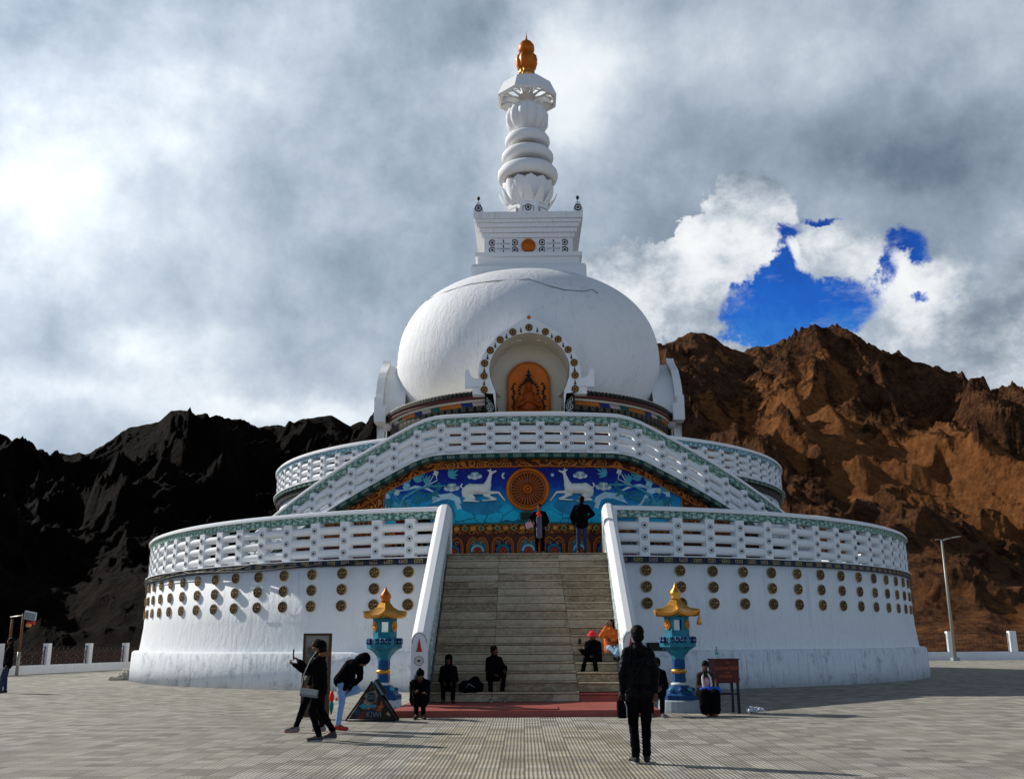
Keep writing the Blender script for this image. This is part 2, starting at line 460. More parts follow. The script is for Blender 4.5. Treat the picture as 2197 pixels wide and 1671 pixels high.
def blob(caps, mat, vox=.015, smooth=3, wrinkle=0, wscale=9, seg=14):
    """one continuous surface grown round tapered limbs and ellipsoids"""
    b = MB()
    for c in caps:
        if c[0] == 'e':
            b.ellipsoid(c[1], c[2], mat, 16, 10, None, c[3] if len(c) > 3 else None)
        else:
            p0, p1, r0, r1 = c; p0 = Vector(p0); p1 = Vector(p1); d = p1 - p0; L = d.length
            if L < 1e-5: b.ellipsoid(p0, (r0,) * 3, mat); continue
            Rm = bounds_rot(p0, p1); rows = []
            for j in range(6):
                a = -PI / 2 + PI / 2 * j / 5; rows.append((max(math.cos(a), .02) * r0, math.sin(a) * r0))
            for j in range(6):
                a = PI / 2 * j / 5; rows.append((max(math.cos(a), .02) * r1, L + math.sin(a) * r1))
            b.grid([[p0 + Rm @ Vector((r * math.cos(q), r * math.sin(q), z)) for q in [2 * PI * k / seg for k in range(seg)]] for r, z in rows], mat, True, True)
    me = b.mesh('tmp')
    o = bpy.data.objects.new('tmp', me); C.objects.link(o)
    m = o.modifiers.new('r', 'REMESH'); m.mode = 'VOXEL'; m.voxel_size = vox
    m2 = o.modifiers.new('s', 'SMOOTH'); m2.factor = .5; m2.iterations = smooth
    dg = bpy.context.evaluated_depsgraph_get(); dg.update()
    ev = o.evaluated_get(dg); out = bpy.data.meshes.new_from_object(ev)
    bpy.data.objects.remove(o)
    if wrinkle:
        nv = len(out.vertices); co = np.empty(nv * 3, 'f'); no = np.empty(nv * 3, 'f')
        out.vertices.foreach_get('co', co); out.vertices.foreach_get('normal', no)
        co = co.reshape(-1, 3); no = no.reshape(-1, 3)
        for i in range(nv):
            p = Vector(co[i]); q = Vector((p.x * wscale, p.y * wscale, p.z * wscale * 1.6))
            co[i] += no[i] * wrinkle * (mnoise.noise(q) + .5 * abs(mnoise.noise(q * 2.3)))
        out.vertices.foreach_set('co', co.ravel())
    out.polygons.foreach_set('use_smooth', [True] * len(out.polygons))
    out.materials.clear(); out.materials.append(mat); out.update()
    return out
def text_mb(txt, size, mat, M, extrude=.004):
    cu = bpy.data.curves.new('txt', 'FONT'); cu.body = txt; cu.size = size; cu.extrude = extrude
    cu.align_x = 'CENTER'; cu.align_y = 'CENTER'; cu.resolution_u = 3
    o = bpy.data.objects.new('txt', cu); C.objects.link(o)
    dg = bpy.context.evaluated_depsgraph_get(); dg.update()
    me = bpy.data.meshes.new_from_object(o.evaluated_get(dg)); bpy.data.objects.remove(o)
    me.transform(M); me.materials.clear(); me.materials.append(mat); return me
XZ = Matrix(((1, 0, 0, 0), (0, 0, -1, 0), (0, 1, 0, 0), (0, 0, 0, 1)))   # text plane upright, facing -y
def add_mesh(mb, me, mat):
    k = len(mb.v); mb.v.extend([tuple(v.co) for v in me.vertices])
    for p in me.polygons: mb.face([k + i for i in p.vertices], mat, None, False)

# ------------------------------------------------------------------ camera
yaw, pitch, roll = R(.5961), R(14.4701), R(.3157)
right = Vector((math.cos(yaw), math.sin(yaw), 0))
fwdh = Vector((-math.sin(yaw), math.cos(yaw), 0))
fwd = fwdh * math.cos(pitch) + Vector((0, 0, 1)) * math.sin(pitch)
up = -fwdh * math.sin(pitch) + Vector((0, 0, 1)) * math.cos(pitch)
r2 = right * math.cos(roll) - up * math.sin(roll); u2 = right * math.sin(roll) + up * math.cos(roll)
cam = bpy.data.cameras.new('camera'); co = bpy.data.objects.new('camera', cam); C.objects.link(co)
cam.sensor_width = 36; cam.lens = 2090 / 2197 * 36; cam.clip_start = .1; cam.clip_end = 6000
Mx = Matrix((( r2.x, u2.x, -fwd.x, 0), (r2.y, u2.y, -fwd.y, 0), (r2.z, u2.z, -fwd.z, 1.6), (0, 0, 0, 1)))
co.matrix_world = Mx
S.camera = co

# ------------------------------------------------------------------ light
SUNAZ = Vector((-.89, .455, 0)).normalized(); EL = R(33)
sd = SUNAZ * math.cos(EL) + Vector((0, 0, math.sin(EL)))
sun = bpy.data.lights.new('sun', 'SUN'); sun.energy = 4.7; sun.angle = R(.6); sun.color = (1, .95, .87)
so = bpy.data.objects.new('sun', sun); C.objects.link(so); so.location = (0, 0, 60)
so.rotation_euler = sd.to_track_quat('Z', 'Y').to_euler()

w = bpy.data.worlds.new('World'); S.world = w; w.use_nodes = True
nt = w.node_tree; nt.nodes.clear(); g = G(nt)
out = g.new('ShaderNodeOutputWorld'); bg = g.new('ShaderNodeBackground'); g.link(bg.outputs[0], out.inputs[0])
sky = g.new('ShaderNodeTexSky'); sky.sky_type = 'NISHITA'; sky.sun_disc = False
sky.sun_elevation = EL; sky.sun_rotation = math.atan2(SUNAZ.x, SUNAZ.y); sky.altitude = 3500; sky.air_density = 1.0
d = g.coord('Generated'); dx, dy, dz = g.sep(d)
ay = dy.abs().max(.08)
wn = g.noise(d, 3.2, 4, .6, .0, True); wx, wy, wz = g.sep(wn)
wn2 = g.noise(d, 13, 5, .66, 0, True); vx, vy, vz = g.sep(wn2)
a0 = dx / ay; b0 = dz / ay
a = a0 + (wx - .5) * .16 + (vx - .5) * .05; b = b0 + (wy - .5) * .13 + (vy - .5) * .045
def bl(cx, cy, rx, ry, A=a, B=b, rot=0):
    x_ = A - cx; y_ = B - cy
    if rot:
        c_, s_ = math.cos(rot), math.sin(rot); x_, y_ = x_ * c_ + y_ * s_, y_ * c_ - x_ * s_
    x_ = x_ / rx; y_ = y_ / ry
    return (x_ * x_ + y_ * y_).op('MULTIPLY', -1).exp()
hi = g.noise(d, 5.5, 8, .6, .15); lo = g.noise(g.scalev(d, (1.5, 1.5, 3)), 2.2, 3, .5)
fi = g.noise(d, 26, 6, .7)
L = lo * .5 + (hi - .5) * .85 + (vz - .5) * .28 + (fi - .5) * .08 + .22
for (cx, cy, rx, ry, amp) in ((-.53, .50, .11, .11, .22), (-.57, .42, .08, .09, .12), (-.50, .33, .22, .14, .15), (-.42, .62, .24, .14, .20), (-.30, .50, .10, .3, .05), (.06, .62, .09, .13, .26), (.02, .56, .05, .10, .12),
                              (-.20, .36, .12, .12, -.15), (-.10, .52, .09, .13, -.05), (.42, .53, .14, .09, -.26), (.30, .50, .10, .05, -.08), (-.05, .70, .05, .05, -.25), (.50, .60, .10, .08, -.10),
                              (.36, .47, .09, .03, .12), (-.42, .245, .20, .03, .22), (-.2, .235, .10, .02, .32), (-.40, .30, .07, .03, .18), (.22, .64, .2, .05, .12), (.55, .42, .06, .08, .15)):
    L = L + bl(cx, cy, rx, ry) * amp
cl = g.ramp(L.clamp(), [(0, (.07, .105, .155)), (.22, (.17, .225, .30)), (.42, (.31, .385, .475)), (.62, (.52, .59, .68)), (.8, (.78, .84, .89)), (1, (.93, .97, 1.0))])
# bright cumulus bank behind the hill on the right
a2 = a0 + (wx - .5) * .07 + (vx - .5) * .085; b2_ = b0 + (wy - .5) * .07 + (vy - .5) * .075; q = dict(A=a2, B=b2_)
cl1 = bl(.10, .36, .055, .040, **q) + bl(.17, .385, .055, .045, **q) + bl(.205, .43, .032, .035, **q) + bl(.25, .465, .035, .035, **q) + bl(.20, .33, .11, .06, **q) + bl(.255, .40, .04, .07, **q)
cl2 = bl(.42, .37, .055, .045, **q) + bl(.50, .32, .12, .085, **q) + bl(.58, .40, .05, .06, **q) * .7 + bl(.34, .405, .05, .035, **q) * .9
nz = (hi - .5) * 1.4 + (vz - .5) * .9 + (fi - .5) * .7
cm = (cl1 + nz).smooth(.40, .54).max((cl2 + nz).smooth(.22, .95))
cs = g.noise(g.scalev(d, (1, 1, 1.4)), 9, 7, .64, .0)
cc = g.ramp((cs - .5) * 1.7 + .5 + (fi - .5) * .35 + (cl1 + cl2 - .9) * .10 + (b0 - .38) * .4, [(.10, (.18, .23, .30)), (.28, (.28, .34, .41)), (.42, (.42, .48, .55)), (.55, (.63, .68, .74)), (.70, (.84, .87, .90)), (.85, (.93, .95, .96))])
c1 = g.mix(cm, cl, cc)
# the gap of clear sky
hf = bl(.310, .335, .058, .036, **q) + bl(.268, .352, .035, .038, **q) + bl(.238, .315, .045, .025, **q) + bl(.338, .330, .035, .030, **q) + bl(.278, .39, .014, .030, **q) * .9 + bl(.290, .428, .016, .010, **q) * .8 + bl(.33, .442, .035, .007, **q) * .75 \
     + bl(.408, .428, .032, .018, **q) * 1.0 + bl(.390, .385, .016, .026, **q) * 1.0 + bl(.425, .405, .014, .016, **q) * .8 + bl(.43, .355, .018, .008, **q) * .8 + bl(.49, .352, .010, .008, **q) * .5 - bl(.335, .404, .035, .027, **q) * 1.25
hm = (hf + ((hi - .5) * 1.5 + (vz - .5) * 1.5 + (fi - .5) * 2.0) * hf.smooth(.12, .4)).smooth(.36, .84)
wisp = g.noise(g.scalev(d, (1, 1, 2.2)), 13, 6, .7).smooth(.50, .74) * .55
hm = hm * (1 - wisp)
front = dy.smooth(-.05, .05)
hole = hm * front
nish = g.new('ShaderNodeVectorMath'); nish.operation = 'SCALE'; g.link(sky.outputs[0], nish.inputs[0]); nish.inputs['Scale'].default_value = .1
bcol = g.ramp(((b0 - .28) * 6 + (fi - .5) * .8).clamp(), [(0, (.035, .24, .70)), (.45, (.006, .12, .58)), (1, (.003, .055, .36))])
blue = g.mix(.9, nish.outputs[0], bcol)
c2 = g.mix(hole, c1, blue)
# bright low sky behind the viewer and dim zenith, added unseen to light walls
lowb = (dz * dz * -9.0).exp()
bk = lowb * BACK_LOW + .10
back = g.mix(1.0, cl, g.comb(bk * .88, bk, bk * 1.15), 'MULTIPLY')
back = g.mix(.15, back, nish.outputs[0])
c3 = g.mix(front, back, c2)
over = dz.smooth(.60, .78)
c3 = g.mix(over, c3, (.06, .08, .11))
# glare of the veiled sun, outside the frame on the left
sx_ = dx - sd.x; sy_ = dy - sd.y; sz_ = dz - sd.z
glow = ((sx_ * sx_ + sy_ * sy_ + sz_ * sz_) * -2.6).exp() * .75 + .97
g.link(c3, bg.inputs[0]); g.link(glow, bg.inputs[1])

S.view_settings.view_transform = 'Standard'; S.view_settings.look = 'None'; S.view_settings.exposure = 0; S.view_settings.gamma = 1
w.cycles.sampling_method = 'MANUAL'; w.cycles.sample_map_resolution = 256
S.render.engine = 'CYCLES'; S.cycles.max_bounces = 5; S.cycles.caustics_reflective = False; S.cycles.caustics_refractive = False
S.render.resolution_x = 1024; S.render.resolution_y = 778

# ------------------------------------------------------------------ hills
def perlin2(x, y, seed):
    rng = np.random.RandomState(seed); P = rng.permutation(512); ang = rng.rand(512) * 2 * PI
    gx, gy = np.cos(ang), np.sin(ang)
    xi = np.floor(x).astype(int); yi = np.floor(y).astype(int); xf = x - xi; yf = y - yi
    u = xf * xf * xf * (xf * (xf * 6 - 15) + 10); v = yf * yf * yf * (yf * (yf * 6 - 15) + 10)
    def h(i, j, ax, ay_):
        k = P[(P[i & 511] + j) & 511]; return gx[k] * ax + gy[k] * ay_
    n00 = h(xi, yi, xf, yf); n10 = h(xi + 1, yi, xf - 1, yf); n01 = h(xi, yi + 1, xf, yf - 1); n11 = h(xi + 1, yi + 1, xf - 1, yf - 1)
    return (n00 * (1 - u) + n10 * u) * (1 - v) + (n01 * (1 - u) + n11 * u) * v
def ridged(x, y, seed, octs=6, gain=.5):
    s = np.zeros_like(x); amp = 1; tot = 0; w_ = np.ones_like(x)
    for o in range(octs):
        n = (1 - np.abs(perlin2(x * 2 ** o + 17 * o, y * 2 ** o - 9 * o, seed + o)) * 2) ** 2 * w_
        s += n * amp; tot += amp; amp *= gain; w_ = np.clip(n * 1.4, 0, 1)
    return s / tot
def fbm(x, y, seed, octs=5):
    s = 0; a_ = 1; t = 0
    for o in range(octs): s = s + perlin2(x * 2 ** o, y * 2 ** o, seed + o) * a_; t += a_; a_ *= .5
    return s / t
SKL = [(-62, .10), (-45, .16), (-31.46, .1942), (-28.84, .1876), (-28.05, .1853), (-26.97, .1781), (-26.37, .1727), (-26.03, .1758), (-25.25, .1733), (-24.58, .1741), (-23.8, .1832), (-22.56, .2028), (-21.53, .2083), (-21.02, .2104), (-20.38, .223), (-19.59, .2255), (-18.93, .2215), (-17.57, .2206), (-16.39, .2165), (-15.61, .2119), (-14.32, .214), (-12.75, .2235), (-11.35, .2265), (-10.24, .2167), (-8.83, .2289), (-6.18, .2309), (-3.38, .24), (0.31, .25), (5.15, .28), (8.3, .3028), (9.26, .3065), (10.31, .3146), (11.19, .3125), (11.78, .3062), (12.37, .2957), (13.36, .2898), (13.97, .294), (14.96, .2936), (15.71, .3014), (16.69, .3078), (17.26, .3113), (18.83, .3078), (19.52, .3014), (20.15, .2888), (21.22, .2779), (22.18, .2692), (23.33, .2582), (24.48, .2501), (25.39, .2421), (26.57, .2299), (27.38, .2295), (27.9, .227), (30.62, .2071), (45, .15), (62, .09)]
def hill():
    az = np.concatenate([np.linspace(-62, -32, 60, endpoint=False), np.linspace(-32, 32, 1150), np.linspace(32.5, 62, 60)])
    T = np.concatenate([[0], np.linspace(.03, 1.0, 330), np.linspace(1.02, 1.6, 30)])
    A, Tt = np.meshgrid(R(1) * az, T)
    azd = np.degrees(A)
    sl = 1 / (1 + np.exp((azd - 2) / 3.0))                 # 1 on the left, 0 on the right
    Rr = 330 * sl + 400 * (1 - sl) + 25 * perlin2(A * 6, A * 0, 3)
    r0 = 120 * sl + 95 * (1 - sl)
    rr = r0 + (Rr - r0) * Tt
    X = rr * np.sin(A); Y = rr * np.cos(A)
    tgt = np.interp(azd, [p[0] for p in SKL], [p[1] for p in SKL])
    tc = np.clip(Tt, 0, 1)
    # broad shape, steeper crags towards the top
    prof = (.55 * tc ** 1.15 + .45 * tc ** 2.1) * (1 - sl) + (.35 * tc ** 1.1 + .65 * tc ** 1.9) * sl
    h = tgt * Rr * prof
    h = np.where(Tt > 1, tgt * Rr * (1 - (Tt - 1) * 1.3), h)
    wxx = X + 22 * perlin2(X / 70, Y / 70, 40); wyy = Y + 22 * perlin2(X / 70 + 9, Y / 70, 41)
    rg = ridged(wxx / 95, wyy / 150, 11, 5, .5)
    rf = ridged(wxx / 26 + wyy / 90, wyy / 34, 23, 6, .58)
    ff = fbm(X / 60, Y / 60, 31, 4)
    cr = ridged(wxx / 11, wyy / 16, 57, 4, .5)
    # smooth scree fans low on the right
    scree_lit = np.clip(1.3 - np.abs(tc - (.54 - .012 * np.clip(azd - 14, 0, 20))) / .24, 0, 1) * (1 - sl) * np.clip((azd - 9) / 6, 0, 1)
    scree_lit = np.clip(scree_lit * 1.25 + ff * .9 - .18 - (rf - .35) * 1.2 - (rg - .42) * .5 - (cr - .34) * .9, 0, 1)
    scree_lit = np.maximum(scree_lit, np.clip(1 - np.abs(azd - 16.5) / 3.5, 0, 1) * np.clip(1.5 - np.abs(tc - .55) / .13, 0, 1) * .9)
    scree_lit = np.maximum(scree_lit, .30 * (1 - sl) * np.clip((.5 - tc) / .08, 0, 1))  # not scree: slope foot coloured brighter to look sunlit
    envl = np.clip(Tt / .2, 0, 1)
    rfd = 1 - .6 * np.clip((Tt - .72) / .28, 0, 1) * sl
    rfd = rfd * (1 - .4 * np.clip((Tt - .75) / .25, 0, 1) * (1 - sl))
    h = h + rfd * envl * ((rg - .42) * 46 * (.35 + .65 * tc) + (rf - .35) * (13 * (.6 + .4 * tc)) * (1 - .6 * scree_lit) * (1 - .6 * np.clip((Tt - .75) / .25, 0, 1)) + ff * 9)
    cr = ridged(wxx / 11, wyy / 16, 57, 4, .5)
    h = h + envl * (cr - .35) * 3.4 * (1 - .45 * scree_lit) * (1 - .85 * np.clip((Tt - .75) / .25, 0, 1)) + envl * fbm(X / 7, Y / 7, 77, 5) * 3.8 * (1 - .4 * scree_lit) * (1 - .7 * np.clip((Tt - .75) / .25, 0, 1))
    # keep the far skyline where it stands
    el = (h - 1.6) / rr; el[T > 1.2, :] = -1
    mx = el.max(0); k = (tgt[0]) / np.maximum(mx, .02)
    ker = np.hanning(27)[1:-1]; ker /= ker.sum(); k = np.convolve(np.pad(k, 12, 'edge'), ker, 'valid')
    h = 1.6 + (h - 1.6) * (1 + (k - 1)[None, :] * np.clip(Tt * 1.5, 0, 1))
    h = h * envl - 1.5 * (1 - envl)
    n = len(az); m = len(T)
    co_ = np.stack([X, Y, h], -1).reshape(-1, 3)
    idx = np.arange(n * m).reshape(m, n)
    q = np.stack([idx[:-1, :-1], idx[:-1, 1:], idx[1:, 1:], idx[1:, :-1]], -1).reshape(-1, 4)
    me = bpy.data.meshes.new('rocky_hills')
    me.vertices.add(len(co_)); me.vertices.foreach_set('co', co_.ravel())
    me.loops.add(q.size); me.loops.foreach_set('vertex_index', q.ravel())
    me.polygons.add(len(q)); me.polygons.foreach_set('loop_start', np.arange(len(q)) * 4); me.polygons.foreach_set('loop_total', np.full(len(q), 4))
    me.polygons.foreach_set('use_smooth', np.zeros(len(q), bool))
    me.update(); me.validate()
    at = me.attributes.new('scree_lit', 'FLOAT', 'POINT'); at.data.foreach_set('value', scree_lit.ravel().astype('f'))
    hill_shade = np.clip((-1.0 - azd) / 4, 0, 1) * np.ones_like(h); at = me.attributes.new('dark', 'FLOAT', 'POINT'); at.data.foreach_set('value', (hill_shade * .985).ravel().astype('f'))  # mask that paints shade over the left hill
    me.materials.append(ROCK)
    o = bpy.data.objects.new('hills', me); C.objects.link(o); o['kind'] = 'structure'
hill()
gm = MB(); gm.face([len(gm.v) + i for i in range(48)], plain('dry_ground', (.20, .13, .08), .9, 0, .4, .2)) if False else None
gm.v = [(1800 * math.cos(2 * PI * i / 64), 1800 * math.sin(2 * PI * i / 64), -1.55) for i in range(64)]
gm.face(list(range(64)), plain('dry_ground', (.20, .13, .08), .9, 0, .4, .2))
o = gm.build('ground'); o['kind'] = 'structure'
pm = MB()
pts = [(-38, -40), (-36, 0), (-29.3, 40), (-22, 80.2), (70, 80.2), (70, -40)]
k = len(pts)
pm.v = [(x, y, 0) for x, y in pts] + [(x, y, -1.7) for x, y in pts]
pm.face(list(range(k)), PAVING)
for i in range(k): pm.face((i, (i + 1) % k, k + (i + 1) % k, k + i), PAVING)
o = pm.build('paved_terrace'); o['kind'] = 'structure'

# ------------------------------------------------------------------ the stupa
CY = 52.54; X1 = .17; X2 = .30; XD = .37; XT = .45
stupa = thing('stupa', 'great white domed stupa with painted mural, balustrades and a ringed golden-tipped spire', 'stupa', (X1, CY, 0))
def P_(mb, name, parent=None, label=None, kind=None):
    """link a part; parts are modelled in world metres, the stupa stands at (X1, CY)"""
    o = link(name, mb.mesh(name) if isinstance(mb, MB) else mb, parent if parent is not None else stupa, label=label, kind=kind)
    if parent is None or parent is stupa: o.location = (-X1, -CY, 0)
    return o
def arc(Rr, t0, t1, z=0, xc=X1, step=1.5):
    n = max(2, int(abs(t1 - t0) / step) + 1)
    return [(xc + Rr * math.sin(R(t)), CY - Rr * math.cos(R(t)), z(t) if callable(z) else z, math.sin(R(t)), -math.cos(R(t))) for t in [t0 + (t1 - t0) * i / (n - 1) for i in range(n)]]
RW = 18.84
m = MB(); m.lathe([(18.0, 1.1), (18.0, 1.26), (19.18, 1.27), (19.27, 1.2), (19.29, .6), (19.31, 0), (18.5, 0)], PLINTH, (X1, CY, 0), 240)
P_(m, 'plinth')
m = MB(); m.lathe([(18.98, 1.2), (18.93, 1.6), (18.86, 2.3), (18.84, 4.2), (18.5, 4.2)], WHITE, (X1, CY, 0), 240)
wall = P_(m, 'lower_wall')
m = MB(); m.lathe([(18.5, 4.36), (12.5, 4.36)], GREY, (X1, CY, 0), 120); P_(m, 'lower_terrace_floor')
m = MB(); m.lathe([(13.08, 4.36), (13.08, 8.42), (13.0, 8.42)], WHITE, (X2, CY, 0), 160); P_(m, 'upper_wall')
m = MB(); m.lathe([(13.15, 8.6), (7.0, 8.6)], GREY, (X2, CY, 0), 100); P_(m, 'upper_terrace_floor')

# medallions
def medallion_mesh(r=.185):
    b = MB()
    b.disc((0, 0), r, -.045, .02, BRASSD, 24); b.disc((0, 0), r * 1.03, -.065, .0, BRASS, 24, None, r * .89)
    b.disc((0, 0), r * .2, -.075, -.03, BRASS, 12)
    for k in range(5):
        a = 2 * PI * k / 5 + .3
        Mk = Matrix.Translation((math.cos(a) * r * .52, -.048, math.sin(a) * r * .52))
        b.ellipsoid((0, 0, 0), (r * .25, .02, r * .15), BRASS, 8, 6, Mk @ Matrix.Rotation(-a - .6, 4, 'Y'))
    b.disc((0, 0), r * 1.16, -.01, .03, CREAM, 24)
    return b.mesh('medallion')
med = medallion_mesh()
for s_ in (-1, 1):
    for i in range(15):
        t = 12.65 + 3.834 * i + (.0 if s_ < 0 else -.25)
        for z in (3.94, 3.386, 2.83):
            a_ = R(t) * s_
            o = link('medallion', med, stupa)
            o.location = ((RW + .02) * math.sin(a_), -(RW + .02) * math.cos(a_), z); o.rotation_euler = (0, 0, a_)

# balustrade kit
def rosettes(b, zs, y, r=.115):
    for z in zs:
        b.disc((0, z), r, y - .014, y + .01, TRIM, 18)
        b.disc((0, z), r * .98, y - .022, y, GREY, 18, None, r * .82)
        b.disc((0, z), r * .6, y - .024, y, GREY, 14, None, r * .5)
        b.disc((0, z), r * .34, y - .03, y, BLACKP, 10)
def post_mesh(wd, dp, h, zs, r=.115):
    b = MB(); b.box((0, 0, h / 2), (wd, dp, h + .02), TRIM); rosettes(b, zs, -dp / 2, r); return b.mesh('post')
def cap_prof(zt, hw=.25):
    return [(-hw, zt - .17), (hw, zt - .17), (hw, zt - .10), (hw - .05, zt - .085), (hw - .06, zt - .03), (hw * .45, zt), (-hw * .45, zt), (-hw + .06, zt - .03), (-hw + .05, zt - .085), (-hw, zt - .10)]
def rect(n0, n1, z0, z1): return [(n0, z0), (n1, z0), (n1, z1), (n0, z1)]
def balustrade(name, Rb, xc, zf, ranges, posts, H, tile, key, label, hp, rt, zs, post_w=.37, keyh=.2, floorstrip=None, back=False):
    """H: height of the cap above the post foot; hp: height of the posts; rt: pipe radius; zs: pipe heights"""
    first = None
    c = MB(); f = MB(); k = MB()
    for t0, t1 in ranges:
        pth = arc(Rb, t0, t1, zf, xc)
        c.sweep(pth, cap_prof(H), TRIM, smooth=False)
        f.sweep(pth, rect(-.15, .15, hp, H - .165), tile)
        k.sweep(pth, rect(-.2, .26, -keyh, .0), key)
        k.sweep(pth, rect(-.2, .30, .001, .035), TRIM)
    root = P_(c, name, None, label)
    link('tile_frieze', f.mesh('tile_frieze'), root); link('key_band', k.mesh('key_band'), root)
    for z in zs:
        r = MB()
        for t0, t1 in ranges:
            r.tube([(x, y, zz + z) for x, y, zz, _, _ in arc(Rb, t0, t1, zf, xc)], rt, TRIM, 12)
        link('rail', r.mesh('rail'), root)
    pm_ = post_mesh(post_w, .32, hp, zs)
    for t in posts:
        a_ = R(t); z = zf(t) if callable(zf) else zf
        o = link('post', pm_, root)
        o.location = (xc + Rb * math.sin(a_), CY - Rb * math.cos(a_), z); o.rotation_euler = (0, 0, a_)
    return root
tp = [12.65 + 3.834 * i for i in range(19)]
balustrade('lower_balustrade', 18.68, X1, 4.40, [(-176, -8.6), (9.0, 176)], [-t for t in tp] + [t - .2 for t in tp], 1.77, TILE, KEYBLUE,
           'lowest ring of white pipe balustrade with green tiled frieze', 1.36, .153, (.27, .68, 1.09))
# the double ramp
B0 = 13.9
def zr(t):
    s_ = max(0, 16 * R(abs(t) - B0)); e = max(0, min(s_, .5)) ** 2 * .35
    return max(8.50 - s_ * .447, 4.45)
def zr(t):
    s_ = 16 * R(abs(t) - B0)
    if s_ < -.7: v = 0
    elif s_ < .7: v = (s_ + .7) ** 2 / 2.8
    else: v = s_
    return max(8.50 - v * .447, 4.45)
rp = [0] + [3.42 * i for i in range(1, 15)]
rp = sorted(set([-t for t in rp] + rp))
ramp = balustrade('ramp_balustrade', 15.98, .22, zr, [(-49, 49)], [t + 1.7 for t in rp if t < 47], 1.60, TILE, KEYGREEN,
                  'balustrade climbing both ramps over the mural', 1.22, .141, (.24, .61, .98), .31, .18)
u0 = 20
tp2 = [21 + 4.7 * i for i in range(15)]
balustrade('upper_balustrade', 13.1, X2, 8.62, [(-176, -15), (15, 176)], [-t for t in tp2] + tp2, 1.42, TILEB, KEYGREEN,
           'upper ring balustrade with turquoise frieze', 1.08, .125, (.22, .54, .86), .30, .15)
m = MB(); m.sweep(arc(13.12, -178, 178, 0, X2), rect(0, .12, 8.22, 8.46), BEADS); P_(m, 'beaded_band')
for s_ in (-1, 1):
    for i in range(6):
        t = 33 + 5.5 * i; a_ = R(t) * s_
        o = link('small_medallion', med, stupa); o.location = (X2 - X1 + 13.1 * math.sin(a_), -13.1 * math.cos(a_), 7.85); o.rotation_euler = (0, 0, a_)
# ramp slabs and landing
m = MB()
for t0, t1 in ((-49, 49),):
    ts = [t0 + (t1 - t0) * i / 80 for i in range(81)]
    top = [[(.22 + q * math.sin(R(t)), CY - q * math.cos(R(t)), zr(t) - dz) for t in ts] for q, dz in ((15.98, .02), (13.0, .02), (13.0, .35), (15.75, .35))]
    m.grid(top, GREY, False, False)
P_(m, 'ramp_slab')

# ------------------------------------------------------------------ mural wall below the ramps
RM = 15.75; XM = .19
def W(s_, z, off=0.0):
    a_ = s_ / RM
    return (XM + (RM + off) * math.sin(a_), CY - (RM + off) * math.cos(a_), z)
def wallgrid(b, s0, s1, zlo, zhi, off, mat, n=120, rows=8):
    g_ = []; uv_ = []
    for j in range(rows + 1):
        g_.append([]); uv_.append([])
        for i in range(n + 1):
            s_ = s0 + (s1 - s0) * i / n
            a0_, a1_ = (zlo(s_) if callable(zlo) else zlo), (zhi(s_) if callable(zhi) else zhi)
            z = a0_ + (a1_ - a0_) * j / rows
            g_[-1].append(W(s_, z, off)); uv_[-1].append((s_ + 20, z))
    b.grid(g_, mat, False, True, uv_)
def ztop(s_): return zr(math.degrees(s_ / RM)) - .18
b = MB(); wallgrid(b, -12.6, 12.6, 4.36, lambda s_: ztop(s_) + .1, -.05, SCROLL)
b.sweep([W(s_, 0)[:2] + (0, math.sin(s_ / RM), -math.cos(s_ / RM)) for s_ in (-12.6, -12.5)], rect(-2.5, 0, 4.36, 4.5), TRIM)
P_(b, 'mural_wall')
b = MB()
def band(b, off, d, off_out, mat):
    ss = [-12.4 + 24.8 * i / 200 for i in range(201)]
    rows = []; uvs = []
    for dz, o_ in ((d, -.04), (d, off_out), (off, off_out), (off, -.04)):
        rows.append([W(q, max(ztop(q) - dz, 4.37), o_) for q in ss]); uvs.append([(q + 20, -dz) for q in ss])
    b.grid(rows, mat, False, False, uvs)
band(b, .01, .25, .07, SCROLL); P_(b, 'orange_scroll_border')
b = MB(); band(b, .25, .29, .085, ORANGE)
b2 = P_(b, 'border_edge')
SB = 5.72
def blue_top(s_): return min(ztop(s_) - .28, 9)
b = MB()
wallgrid(b, -SB, SB + .45, 5.9, lambda s_: max(min(ztop(s_) - .28, 8.0), 6.0), .0, MURAL)
b.tube([W(-SB, z, .02) for z in (5.9, 6.6, 7.2)], .03, ORANGE, 6); b.tube([W(SB + .45, z, .02) for z in (5.9, 6.6, 7.1)], .03, ORANGE, 6)
P_(b, 'blue_mural_panel')
b = MB(); b.sweep([W(s_, 0)[:2] + (0, math.sin(s_ / RM), -math.cos(s_ / RM)) for s_ in [-12 + .4 * i for i in range(61)]], rect(-.02, .06, 5.86, 5.93), DEEPGREEN); P_(b, 'green_ledge')
b = MB(); b.sweep([W(s_, 0)[:2] + (0, math.sin(s_ / RM), -math.cos(s_ / RM)) for s_ in [-12 + .4 * i for i in range(61)]], rect(-.02, .05, 5.50, 5.86), SCROLLFINE)
for i in range(-18, 19):
    q = .31 * i + .1
    b.ellipsoid(W(q, 5.71, .05), (.085, .05, .085), GOLD if i % 2 else DEEPGREEN, 10, 6)
    b.torus((0, 0, 0), .09, .018, GOLD, Matrix.Translation(W(q, 5.71, .07)), 12, 5)
P_(b, 'flower_band')
def wmap(me, flat=1.0):
    for v in me.vertices: v.co = W(v.co.x, v.co.z, -v.co.y * flat)
    me.update(); return me
